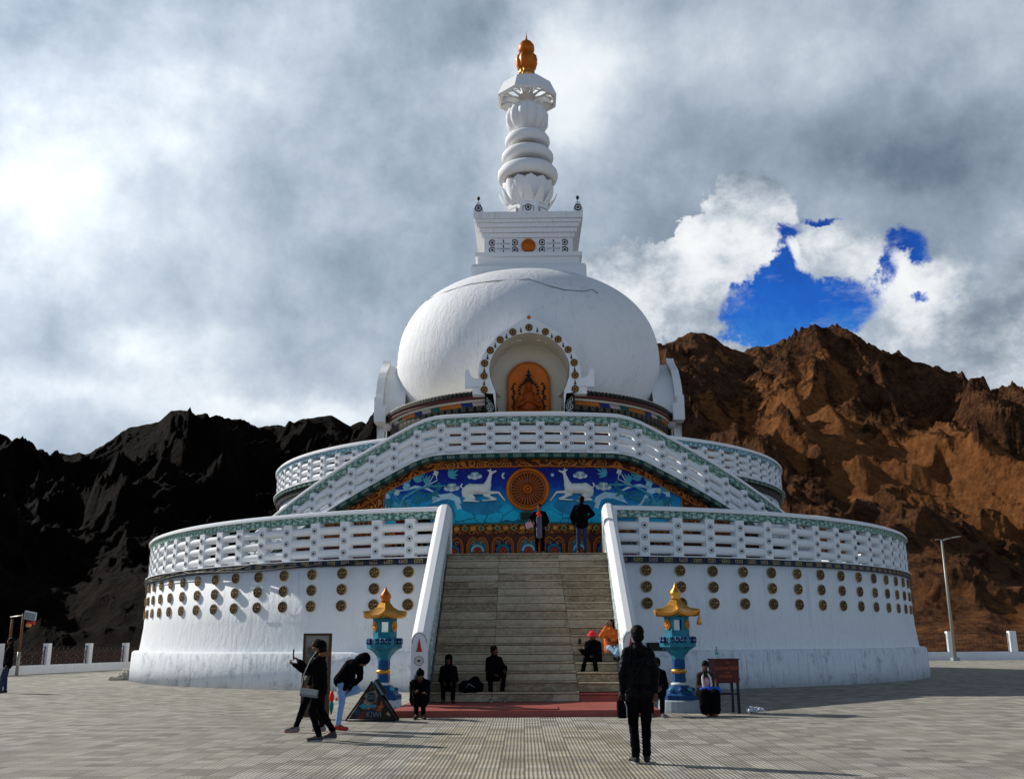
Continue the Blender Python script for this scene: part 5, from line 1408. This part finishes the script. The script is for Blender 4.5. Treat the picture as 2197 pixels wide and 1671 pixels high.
def sit(seat, foot=0, kf=.44, kup=.06, kw=.13, aw=.12, af=.40):
    J = base(); dz = seat + .10 - .95
    for k_ in J:
        if k_ != 'hf': J[k_] = J[k_] + vv(0, 0, dz)
    for n_, s_ in (('L', 1), ('R', -1)):
        J['h' + n_] = vv(s_ * .09, 0, seat + .09); J['k' + n_] = vv(s_ * kw, -kf, seat + .09 + kup); J['a' + n_] = vv(s_ * aw, -af, foot + .09); J['t' + n_] = vv(s_ * (aw + .03), -af - .18, foot + .035)
    J['pel'] = vv(0, 0, seat + .11)
    for n_ in 'LR': J['s' + n_].x *= .84; J['s' + n_].z -= .015
    return J
def reach(J, n_, wrist, bend=vv(0, .1, -.15)):
    """place the wrist and put the elbow between shoulder and wrist"""
    s_ = J['s' + n_]; w_ = Vector(wrist); d_ = w_ - s_; L_ = min(d_.length, .53); w_ = s_ + d_.normalized() * L_
    h_ = math.sqrt(max(.275 ** 2 - (L_ / 2) ** 2, .0004)); bdir = bend - d_.normalized() * bend.dot(d_.normalized())
    J['e' + n_] = s_ + d_.normalized() * L_ * .52 + bdir.normalized() * h_; J['w' + n_] = w_
def hand_caps(J, n_, curl=.5):
    e_, w_ = J['e' + n_], J['w' + n_]; d_ = (w_ - e_).normalized(); s_ = 1 if n_ == 'L' else -1
    side = d_.cross(J['hf']); side = (side if side.length > .2 else d_.cross(vv(0, 0, 1))).normalized(); nor = side.cross(d_).normalized()
    if n_ in J.get('flip', ''): nor = -nor
    palm = w_ + d_ * .05
    out_ = [(w_, w_ + d_ * .03, .027, .028), (palm - side * .022, palm + d_ * .035 - side * .024, .018, .015), (palm + side * .022, palm + d_ * .035 + side * .024, .018, .015), (palm, palm + d_ * .04, .02, .016)]
    fing = []
    for i, (off, ln) in enumerate(((-.030, .060), (-.010, .072), (.011, .068), (.030, .052))):
        p0 = palm + d_ * .045 + side * off; a1 = curl * (.7 + .15 * i); p1 = p0 + (d_ * math.cos(a1) + nor * math.sin(a1)) * ln * .55; a2 = a1 + curl * 1.1; p2 = p1 + (d_ * math.cos(a2) + nor * math.sin(a2)) * ln * .45
        fing.append([p0, p1, p2])
    p0 = w_ + d_ * .025 - side * .028; p1 = p0 - side * .025 + d_ * .03 + nor * .012; p2 = p1 + d_ * .028 + nor * .012; fing.append([p0, p1, p2])
    return out_, fing
def person(label, loc, rz, J, H=1.70, skin=SKIN, top=BLK, legs=BLK, shoe=SHOEB, hair='short', hem=.10, bulk=1.0, group=None, collar=True, hat=None, sole=None, top2=None, vox=.016, longcoat=False, curl=.5, hood=False, female=False):
    k = H / 1.72; t = thing('person', label, 'person', loc, rz, group); hf = J['hf'].normalized()
    up_ = (J['hed'] - J['nek']); up_ = (up_ - hf * up_.dot(hf)).normalized(); sd_ = hf.cross(up_).normalized()
    Rh = Matrix((sd_, -hf, up_)).transposed()
    hd = J['hed']; H3 = lambda x, y, z: hd + Rh @ vv(x, y, z)
    caps = [('e', H3(0, .008, .02), (.074, .092, .095), Rh), ('e', H3(0, -.02, -.045), (.056, .062, .062), Rh), (H3(0, -.075, .012), H3(0, -.103, -.022), .012, .017), ('e', H3(0, -.07, -.062), (.026, .022, .016), Rh), ('e', H3(0, -.055, -.088), (.028, .025, .02), Rh),
            (H3(.03, -.078, .028), H3(-.03, -.078, .028), .013, .013), ('e', H3(.076, .01, -.005), (.012, .02, .032), Rh), ('e', H3(-.076, .01, -.005), (.012, .02, .032), Rh),
            (J['nek'] - vv(0, 0, .03), hd + Rh @ vv(0, .015, -.05), .056, .05), (J['pel'], J['che'], .055, .055), (J['sL'], J['sR'], .04, .04)]
    fingers = []
    for n_ in 'LR':
        caps += [(J['s' + n_], J['e' + n_], .045, .038), (J['e' + n_], J['w' + n_], .038, .026), (J['h' + n_], J['k' + n_], .07, .05), (J['k' + n_], J['a' + n_], .05, .035), (J['a' + n_], J['t' + n_], .035, .025)]
        hc, fg = hand_caps(J, n_, curl); caps += hc; fingers += fg
    me = blob(caps, skin, .0125, 2)
    b = MB(); add_mesh(b, me, skin); b.sm = [True] * len(b.sm)
    for fg in fingers: b.tube(fg, [.0095, .0085, .0065], skin, 7)
    EYE = plain('eye_white', (.5, .48, .45), .3); LIP = plain('lip', (.16, .04, .035), .4)
    for s_ in (-1, 1):
        b.ellipsoid(H3(s_ * .03, -.083, .008), (.012, .007, .007), EYE, 8, 6); b.ellipsoid(H3(s_ * .03, -.0885, .008), (.005, .004, .005), HAIR, 6, 5); b.tube([H3(s_ * .016, -.093, .03), H3(s_ * .032, -.091, .034), H3(s_ * .047, -.082, .028)], .0035, HAIR, 5)
    b.tube([H3(-.022, -.088, -.062), H3(0, -.094, -.060), H3(.022, -.088, -.062)], .005, LIP, 6)
    body = link('body', b.mesh('body'), t)
    # clothing grows over the same joints
    lat = (J['sL'] - J['sR']).normalized(); q = bulk; c = []
    wf = .92 if female else 1
    for s_ in (-1, 1):
        c += [(J['pel'] + lat * s_ * .065, J['che'] + lat * s_ * .075, .115 * q, .118 * q * wf), (J['che'] + lat * s_ * .07, J['che'] * .45 + J['nek'] * .55 + lat * s_ * .07, .11 * q, .075 * q)]
    dn = (J['pel'] - J['che']).normalized(); thigh = ((J['kL'] + J['kR']) / 2 - J['pel']).normalized() if abs(J['kL'].z - J['hL'].z) < .25 else dn
    for s_ in (-1, 1): c += [(J['pel'] + lat * s_ * .055, J['pel'] + lat * s_ * .06 + (dn if not longcoat else vv(0, 0, -1)) * hem * .7, .125 * q, .125 * q)]
    for n_ in 'LR':
        sn = 1 if n_ == 'L' else -1
        c += [(J['s' + n_] - lat * sn * .06 + vv(0, 0, .0), J['s' + n_], .070 * q, .068 * q), (J['nek'] - vv(0, 0, .02), J['s' + n_], .055, .058 * q), (J['s' + n_], J['e' + n_], .068 * q, .058 * q), (J['e' + n_], J['w' + n_] - (J['w' + n_] - J['e' + n_]).normalized() * .01, .060 * q, .044 * q)]
    if collar: c += [(J['nek'] - (J['hed'] - J['nek']) * .35, J['nek'] + (J['hed'] - J['nek']) * .12, .085 * q, .070)]
    if hood: c += [('e', J['nek'] - hf * .075 + up_ * .01, (.10, .07, .08))]
    jk = link('jacket', blob(c, top, vox, 3, .012, 10), t)
    c = [(J['pel'] + lat * .05 - vv(0, 0, .02), J['pel'] - lat * .05 - vv(0, 0, .02), .118, .118)]
    for n_ in 'LR': c += [(J['h' + n_], J['k' + n_], .094, .068), (J['k' + n_], J['a' + n_] + (J['k' + n_] - J['a' + n_]).normalized() * .02, .066, .054)]
    link('trousers', blob(c, legs, vox, 3, .010, 11), t)
    for n_ in 'LR':
        a_, t_ = J['a' + n_], J['t' + n_]; f_ = (t_ - a_); f_.z = 0 if abs(f_.z) < .12 else f_.z; f_.normalize(); sd2 = f_.cross(vv(0, 0, 1)).normalized() if abs(f_.z) < .9 else vv(1, 0, 0)
        hz = t_.z - .035 if abs(t_.z - a_.z) < .14 else None
        heel = a_ - f_ * .035; heel = vv(heel.x, heel.y, t_.z + .01) if hz is not None else a_ + (t_ - a_) * .1
        o = link('shoe', blob([(heel, t_, .039, .036), (a_, heel, .042, .040), (t_ - sd2 * .012, t_ + sd2 * .012 + f_ * .03, .036, .03)], shoe, .011, 3), t)
        if sole:
            lo = vv(0, 0, -.022); o2 = link('sole', blob([(heel + lo, t_ + f_ * .03 + lo, .030, .030)], sole, .011, 1), o)
    if hair == 'short':
        link('hair', blob([('e', H3(0, .022, .038), (.088, .102, .094), Rh), ('e', H3(0, .055, -.02), (.08, .06, .08), Rh)], HAIR, .012, 2, .008, 25), t)
    elif hair == 'long':
        link('hair', blob([('e', H3(0, .02, .03), (.085, .10, .095), Rh), (H3(0, .06, 0), H3(0, .085, -.20), .075, .045), (H3(.07, .02, 0), H3(.075, .04, -.12), .03, .025), (H3(-.07, .02, 0), H3(-.075, .04, -.12), .03, .025)], HAIR, .012, 2, .010, 22), t)
    elif hair == 'bun':
        link('hair', blob([('e', H3(0, .02, .03), (.084, .10, .094), Rh), ('e', H3(0, .10, .06), (.05, .045, .045), Rh)], HAIR, .012, 2, .008, 22), t)
    if hat:
        kind, col = hat
        if kind == 'beanie': link('hat', blob([('e', H3(0, .012, .045), (.092, .105, .085), Rh), ('e', H3(0, .03, .02), (.09, .095, .05), Rh), ('e', H3(0, .02, .14), (.03, .03, .028), Rh)], col, .011, 2, .005, 40), t)
        if kind == 'cap': link('hat', blob([('e', H3(0, .012, .045), (.088, .103, .078), Rh), ('e', H3(0, -.11, .035), (.06, .07, .012), Rh)], col, .010, 2), t)
        if kind == 'bucket': link('hat', blob([('e', H3(0, .012, .055), (.10, .115, .08), Rh), ('e', H3(0, 0, .03), (.135, .15, .022), Rh)], col, .011, 2, .006, 25), t)
        if kind == 'hoodup': link('hood', blob([('e', H3(0, .025, .02), (.10, .115, .118), Rh), (H3(0, .05, -.03), J['nek'] - hf * .02, .095, .09)], col, .012, 2, .008, 20), t)
    for c_ in t.children: c_.scale = (k, k, k)
    t['_k'] = 1; del t['_k']
    return t, k, jk
def carried(name, label, cat, loc): return thing(name, label, cat, loc)

# 1 man in front, seen from behind
J = base(); J['sL'].x = .15; J['sR'].x = -.15; J['tL'] = vv(.15, -.15, .035); J['hf'] = vv(.12, -1, 0); J['kL'] = vv(.085, -.03, .5); J['aL'] = vv(.07, .02, .09); J['aR'] = vv(-.07, .0, .09); J['tL'] = vv(.10, -.17, .035); J['tR'] = vv(-.10, -.18, .035); J['kR'] = vv(-.08, -.02, .5)
J['eR'] = vv(-.225, .04, 1.13); J['wR'] = vv(-.215, -.02, .88); J['eL'] = vv(.22, .04, 1.12); J['wL'] = vv(.205, -.07, .87)
t, k, jk = person('man in a black leather jacket standing in the foreground with his back turned', (1.57, 13.95, 0), R(180), J, 1.80, SKIND, LEATH, BLK, SHOEB, 'short', .12, .90, sole=SOLE, vox=.013)
b = MB(); b.tube([(.07, .085, 1.50), (.10, .13, 1.44), (.12, .155, 1.2)], .014, BLK, 6); b.tube([(-.13, .06, 1.48), (-.13, .16, 1.40), (-.02, .17, 1.2), (.10, .165, 1.0)], .012, BLK, 6)
o = link('shoulder_strap', b.mesh('shoulder_strap'), t); o.scale = (k, k, k)
g_ = carried('camera_bag', 'small black bag with a pale zip hanging from the foreground man\'s left hand', 'bag', (1.33, 13.97, .70))
b = MB(); b.box((0, 0, 0), (.13, .20, .24), BLK); o = link('bag_body', b.mesh('bag_body'), g_); bevel(o, .03, 3)
b = MB(); b.tube([(.03, -.105, .10), (.055, -.108, .02), (.05, -.106, -.09)], .006, SOLE, 5); b.tube([(-.04, 0, .11), (-.0, 0, .19), (.04, 0, .11)], .008, BLK, 5); link('zip', b.mesh('zip'), g_)

# 2 striding woman raising her phone, facing left
J = base(); J['hf'] = vv(.18, -1, .05)
lean(J, R(3)); J['kL'] = vv(.10, -.10, .50); J['aL'] = vv(.10, .05, .10); J['tL'] = vv(.12, -.12, .04)
J['kR'] = vv(-.10, .02, .52); J['aR'] = vv(-.10, .26, .16); J['tR'] = vv(-.11, .12, .06)
reach(J, 'L', (.12, -.44, 1.30), vv(.1, 0, -1)); reach(J, 'R', (-.08, -.40, 1.36), vv(-.1, 0, -1)); J['flip'] = 'L'
t, k, jk = person('woman in a black coat with fur collar striding left with a phone raised', (-3.47, 17.2, 0), R(-88), J, 1.63, SKIN, BLK, BLK, cloth('dark_trainer', (.05, .05, .055)), 'long', .16, 1.06, hat=('bucket', BLK), sole=SOLE, vox=.014, curl=1.2, female=True)
b = MB(); o = link('fur_collar', blob([(vv(.12 * math.cos(a_), .05 + .10 * math.sin(a_), 1.475 + .02 * math.sin(a_)), vv(.12 * math.cos(a_ + .5), .05 + .10 * math.sin(a_ + .5), 1.475 + .02 * math.sin(a_ + .5)), .038, .038) for a_ in [-.3 + .5 * i for i in range(8)]], plain('tan_fur', (.22, .10, .035), .9, 0, .5, 40, 1, 120, .01), .012, 1, .012, 60), t); o.scale = (k, k, k)
b = MB()
for q in (0, .03, .06): b.tube([(.10, -.06 - q * .3, 1.42), (.13, -.14 - q, 1.30 - q), (.02, -.20 - q, 1.16 - q * 2), (-.06, -.14, 1.30)], .014, WHITEC, 6)
o = link('scarf', b.mesh('scarf'), t); o.scale = (k, k, k)
g_ = carried('phone', 'black phone held up by the striding woman', 'phone', (-3.93, 17.17, 1.41))
b = MB(); b.box((0, 0, 0), (.010, .078, .155), BLACKP); o = link('phone_body', b.mesh('phone_body'), g_); bevel(o, .004); b = MB(); b.box((-.0055, .02, .05), (.003, .02, .03), GREY); link('camera_bump', b.mesh('camera_bump'), g_)
g_ = carried('shoulder_bag', 'grey slim shoulder bag at the striding woman\'s hip', 'bag', (-3.60, 17.02, .78))
Mg = Matrix.Rotation(R(8), 4, 'Y'); b = MB(); b.box((0, 0, 0), (.30, .07, .13), GREYC, M=Mg); b.box((0, -.037, .02), (.28, .01, .09), plain('pale_grey_leather', (.26, .27, .29), .4), M=Mg); o = link('bag_body', b.mesh('bag_body'), g_); bevel(o, .015, 3)
b = MB(); b.tube([(-.14, 0, .08), (-.10, -.03, .30), (.0, -.06, .52), (.10, -.02, .68)], .008, SOLE, 5); link('strap', b.mesh('strap'), g_)

# 3 companion behind her
J = base(); J['hf'] = vv(-.25, -1, .08); J['kL'] = vv(.10, -.16, .52); J['aL'] = vv(.10, -.30, .11); J['tL'] = vv(.12, -.47, .045); J['kR'] = vv(-.10, .03, .50); J['aR'] = vv(-.10, .16, .10); J['tR'] = vv(-.12, 0, .04)
reach(J, 'R', (-.12, -.30, 1.2), vv(-.2, 0, -1))
t, k, jk = person('person with long braided hair in a dark jacket walking behind the woman with fur collar', (-3.90, 18.9, 0), R(-92), J, 1.66, SKIN, BLK, BLK, GREYC, 'long', .10, 1.05, sole=plain('pale_orange_rubber', (.6, .25, .16), .6), vox=.015, female=True)
g_ = carried('folded_umbrella', 'folded umbrella in red and teal hanging behind the striding woman', 'umbrella', (-3.32, 17.55, .62))
b = MB(); b.lathe([(.004, .17), (.025, .15), (.045, .08), (.04, .02), (.02, -.02)], plain('red_nylon', (.85, .035, .015), .5), n=14); link('red_cover', b.mesh('red_cover'), g_)
b = MB(); b.lathe([(.02, 0), (.04, -.05), (.035, -.12), (.015, -.2), (.005, -.23)], plain('teal_nylon', (.01, .16, .14), .5), n=14); link('teal_cover', b.mesh('teal_cover'), g_)

# 4 bending person in jeans
J = base(); lean(J, R(62)); J['pel'] = vv(0, .02, .92)
off = vv(0, -.02, .0)
J['nek'] = J['pel'] + vv(0, -.34, .34); J['che'] = J['pel'] + vv(0, -.20, .26); J['hed'] = J['nek'] + vv(0, -.10, .02); J['hf'] = vv(0, -.45, -.9)
J['sL'] = vv(.16, -.27, 1.22); J['sR'] = vv(-.16, -.27, 1.22); reach(J, 'L', (.06, -.12, .76), vv(0, -1, 0)); reach(J, 'R', (-.10, -.06, .74), vv(0, -1, 0))
J['kL'] = vv(.12, -.26, .72); J['aL'] = vv(.08, .04, .62); J['tL'] = vv(.06, .12, .56); J['kR'] = vv(-.08, -.02, .50); J['aR'] = vv(-.08, .04, .09); J['tR'] = vv(-.10, -.14, .035)
t, k, jk = person('person in a black hooded jacket and light blue jeans bending over a raised leg', (-3.45, 19.3, 0), R(78), J, 1.70, SKIN, BLK, JEANS, REDSH, 'short', .02, 1.08, hat=('hoodup', BLK), vox=.015)

# 5 crouching man at the left end of the platform
J = sit(.30, 0, .32, .18, .10, .07, .30); lean(J, R(38)); J['hf'] = vv(.25, -1, -.45)
reach(J, 'L', (-.04, -.40, .56), vv(.35, .8, -.5)); reach(J, 'R', (.06, -.42, .53), vv(-.35, .8, -.5))
person('crouching man in a bobble hat at the left end of the red platform', (-2.28, 22.15, 0), R(8), J, 1.70, SKIND, BLK, BLK, SHOEB, None, .04, 1.32, hat=('beanie', BLK), hood=True)
# 6, 7 shaded sitters
J = sit(.45, .12, .38, .10); lean(J, R(16)); J['hf'] = vv(-.1, -1, -.35); reach(J, 'L', (.10, -.36, .62), vv(.45, .8, -.5)); reach(J, 'R', (-.10, -.36, .62), vv(-.45, .8, -.5))
person('dark hooded person sitting in the shade next to the left stair wall', (-1.90, 25.45, 0), R(4), J, 1.70, SKIND, BLK, BLK, SHOEB, None, .04, 1.15, hat=('hoodup', BLK))
J = sit(.62, .14, .36, .16, .16, .14, .30); lean(J, R(12)); J['hf'] = vv(.6, -1, -.1); J['kL'] = J['kL'] + vv(.06, .05, .08); reach(J, 'L', (.20, -.34, .86), vv(.45, .8, -.5)); reach(J, 'R', (-.06, -.32, .78), vv(-.45, .8, -.5))
person('man in dark clothes and pale trainers sitting on the third stair', (-.78, 25.82, 0), R(14), J, 1.74, SKIND, BLK, BLK, GREYC, 'short', .04, 1.12, sole=SOLE)
g_ = carried('backpack', 'black backpack lying on the lowest stairs between the two shaded sitters', 'bag', (-1.32, 25.40, .36))
b = MB(); link('bag_body', blob([((-.16, 0, .14), (.16, 0, .14), .16, .15), ((0, .05, .2), (.1, .02, .3), .14, .1)], BLK, .02, 3, .02, 8), g_); b = MB(); b.tube([(-.15, -.12, .1), (-.05, -.19, .22), (.1, -.14, .12)], .014, GREYC, 6); link('strap', b.mesh('strap'), g_)

# 8 red hat, 9 orange jacket
J = sit(1.08, .62, .36, .05, .10, .13, .30); lean(J, R(22)); J['hf'] = vv(-.5, -1, -.35); J['kL'] = vv(.06, -.36, 1.2); J['aL'] = vv(.12, -.44, .80); J['tL'] = vv(.16, -.56, .72); J['kR'] = vv(-.18, -.34, 1.2); J['aR'] = vv(-.26, -.40, .84); J['tR'] = vv(-.34, -.52, .79)
reach(J, 'R', (-.30, -.30, 1.42), vv(-.3, 0, -1)); reach(J, 'L', (.02, -.30, 1.25), vv(.45, .8, -.5))
person('person in black with a bright red hat sitting on the stairs', (1.86, 26.85, -.06), R(-12), J, 1.72, SKIND, BLK, BLK, SHOEB, 'short', .10, 1.28, hat=('bucket', REDC), curl=1.1)
g_ = carried('phone', 'dark phone in the hand of the person with the red hat', 'phone', (1.47, 26.50, 1.58)); b = MB(); b.box((0, 0, 0), (.075, .012, .15), BLACKP); o = link('phone_body', b.mesh('phone_body'), g_); bevel(o, .004); b = MB(); b.box((0, .0065, 0), (.066, .003, .135), GREY); link('phone_screen', b.mesh('phone_screen'), g_)
J = sit(1.30, 1.08, .38, -.02, .10, .05, .46); lean(J, R(-4)); J['hf'] = vv(-.35, -1, .25); J['kR'] = vv(-.02, -.32, 1.42); J['aR'] = vv(.20, -.56, 1.20); J['tR'] = vv(.30, -.68, 1.15); J['kL'] = vv(.20, -.30, 1.44); J['aL'] = vv(.12, -.60, 1.18); J['tL'] = vv(.20, -.74, 1.12)
reach(J, 'R', (-.12, -.12, 1.95 - .0), vv(-.6, -.4, -1)); reach(J, 'L', (.02, -.22, 1.62), vv(1, 0, -.6))
person('woman in an orange jacket and blue jeans sitting on the stairs talking on the phone', (2.36, 27.15, 0), R(-8), J, 1.72, SKIN, ORJ, PALEJ, SHOEB, 'long', .04, 1.22, curl=1.2, female=True)
b = MB()
# 10 seated behind the foreground man
J = sit(.42, .0, .36, .08); lean(J, R(18)); J['hf'] = vv(-.7, -1, -.3); reach(J, 'L', (.12, -.40, .60), vv(.45, .8, -.5)); reach(J, 'R', (-.10, -.40, .60), vv(-.45, .8, -.5))
person('person in black sitting on the right end of the red platform behind the foreground man', (2.94, 22.5, 0), R(-12), J, 1.68, SKIND, BLK, BLK, GREYC, 'short', .04, 1.15, sole=SOLE)
# 11 pink shirt and scarf
J = sit(.42, 0, .36, .04, .11, .07, .40); lean(J, R(14)); J['hf'] = vv(-.2, -1, -.45); reach(J, 'L', (.05, -.30, .60), vv(.45, .8, -.5)); reach(J, 'R', (-.05, -.30, .60), vv(-.45, .8, -.5)); J['flip'] = 'LR'
t, k, jk = person('person in pink top and white scarf sitting between the lantern and donation box', (4.0, 22.6, 0), R(4), J, 1.56, SKIND, BROWNC, BLK, cloth('brown_sandal', (.25, .08, .03)), 'short', .06, 1.12)
b = MB(); o = link('pink_top', blob([((0, -.16, .80), (0, -.12, .62), .085, .09), ((-.04, -.17, .78), (.04, -.17, .78), .06, .06)], PINKC, .014, 2, .01, 14), t); o.scale = (k, k, k)
for sx, ln in ((-.09, .34), (.09, .28)):
    b = MB(); pth = [(sx * .6, -.13, .98), (sx * 1.05, -.20, .88), (sx * 1.15, -.255, .75), (sx * 1.0, -.28, .95 - ln)]
    o = link('scarf', blob([(pth[i], pth[i + 1], .026, .026) for i in range(3)], WHITEC, .012, 1, .008, 20), t); o.scale = (k, k, k)
o = link('long_skirt', blob([((-.1, -.05, .50), (-.13, -.42, .50), .14, .13), ((.1, -.05, .50), (.13, -.42, .50), .14, .13), ((-.12, -.42, .5), (-.12, -.44, .16), .14, .13), ((.12, -.42, .5), (.12, -.44, .16), .14, .13), ((0, -.2, .35), (0, -.3, .2), .2, .2)], BLK, .018, 3, .015, 8), t); o.scale = (k, k, k)
g_ = carried('blue_cloth', 'bright blue cloth across the lap of the person with the white scarf', 'cloth', (4.04, 22.28, .55))
o = link('cloth_roll', blob([((-.16, 0, 0), (.2, .03, .01), .05, .055), ((-.16, 0, 0), (-.18, -.03, -.04), .045, .03), ((.0, .04, .02), (.22, .06, -.03), .06, .05)], cloth('blue_wool', (.015, .10, .55)), .014, 2, .012, 14), g_)

# 12, 13 at the head of the stairs
LZ = .14 + .2344 * 18
J = base(); J['hf'] = vv(-.15, -1, -.25); reach(J, 'R', (-.22, -.16, 1.05), vv(-.8, .6, 0)); J['eL'] = vv(.27, .04, 1.14); J['wL'] = vv(.22, -.10, .93)
t, k, jk = person('woman in a long dark coat and red top at the top of the stairs', (.55, 32.35, LZ), R(-6), J, 1.66, SKIN, BLK, BLK, SHOEB, 'bun', .34, 1.15, longcoat=True, collar=False, female=True, sole=SOLE)
b = MB(); o = link('red_top', blob([((-.045, -.125, 1.36), (.045, -.125, 1.30), .055, .05), ((0, -.15, 1.40), (0, -.16, 1.28), .05, .05)], REDC, .013, 2, .006, 14), t); o.scale = (k, k, k)
o = link('striped_dress', blob([((-.03, -.14, 1.22), (-.03, -.16, .58), .065, .07), ((.03, -.14, 1.22), (.03, -.16, .58), .065, .07)], cloth('grey_violet_print', (.10, .09, .13), .8, .5), .014, 2, .012, 16), t); o.scale = (k, k, k)
g_ = carried('handbag', 'pale pink handbag held by the woman at the top of the stairs', 'bag', (.21, 32.08, LZ + .92)); Mg = Matrix.Rotation(R(-18), 4, 'Y'); b = MB(); b.box((0, 0, 0), (.24, .09, .19), PINKC, M=Mg, taper=.85); o = link('bag_body', b.mesh('bag_body'), g_); bevel(o, .02, 3); b = MB(); b.tube([(-.06, 0, .09), (0, 0, .19), (.08, 0, .09)], .008, PINKC, 6); link('handle', b.mesh('handle'), g_)
J = base(); J['hf'] = vv(.6, -.8, -.15); reach(J, 'R', (-.12, -.20, 1.06), vv(-1, .2, 0)); J['eL'] = vv(.29, .05, 1.12); J['wL'] = vv(.26, -.10, .90)
person('tall man in black jacket and dark jeans at the top of the stairs', (1.95, 32.45, LZ), R(165), J, 1.92, SKIND, BLK, DJEANS, SHOEB, 'short', .12, 1.14)
# 14 two people behind the left lower balustrade
J = base(); J['hf'] = vv(-.3, -1, 0)
person('person behind the lower balustrade, left one of the two heads', (-4.33, 35.0, 4.36), R(30), J, 1.80, SKIND, plain('dark_red_cloth', (.16, .012, .014), .8), BLK, SHOEB, 'short', .1, 1.0, vox=.02)
person('person behind the lower balustrade, the head nearer the stair wall', (-3.60, 34.9, 4.36), R(-10), J, 1.93, SKIND, BLK, BLK, SHOEB, 'short', .1, 1.05, vox=.02)
# 15 people leaning on the ramp landing
J = base(); lean(J, R(10)); reach(J, 'L', (.22, -.42, 1.12), vv(.45, .8, -.5)); reach(J, 'R', (-.25, -.42, 1.12), vv(-.45, .8, -.5))
person('dark figure behind the centre of the ramp balustrade, seen between its white pipes', (1.1, 37.6, 8.48), R(0), J, 1.45, SKIND, BLK, BLK, SHOEB, 'short', .1, 1.0, vox=.02)
person('dark figure behind the ramp balustrade to the right of centre, glimpsed between the pipes', (2.6, 37.75, 8.48), R(6), J, 1.45, SKIND, BLK, BLK, SHOEB, 'short', .1, 1.0, vox=.02)
person('dark figure behind the ramp balustrade left of centre, glimpsed between the pipes', (-1.7, 37.7, 8.48), R(-6), J, 1.45, SKIND, DNAVY, BLK, SHOEB, 'short', .1, 1.0, vox=.02)
# 16 person cut by the left edge
J = base(); J['hf'] = vv(0, -1, 0); J['kL'] = vv(.1, -.12, .5); J['aL'] = vv(.1, -.12, .09); J['tL'] = vv(.12, -.28, .035)
person('person in a black jacket and blue jeans walking at the left edge of the terrace', (-17.45, 34.0, 0), R(-60), J, 1.80, SKIND, BLK, DJEANS, SHOEB, 'short', .12, 1.12)
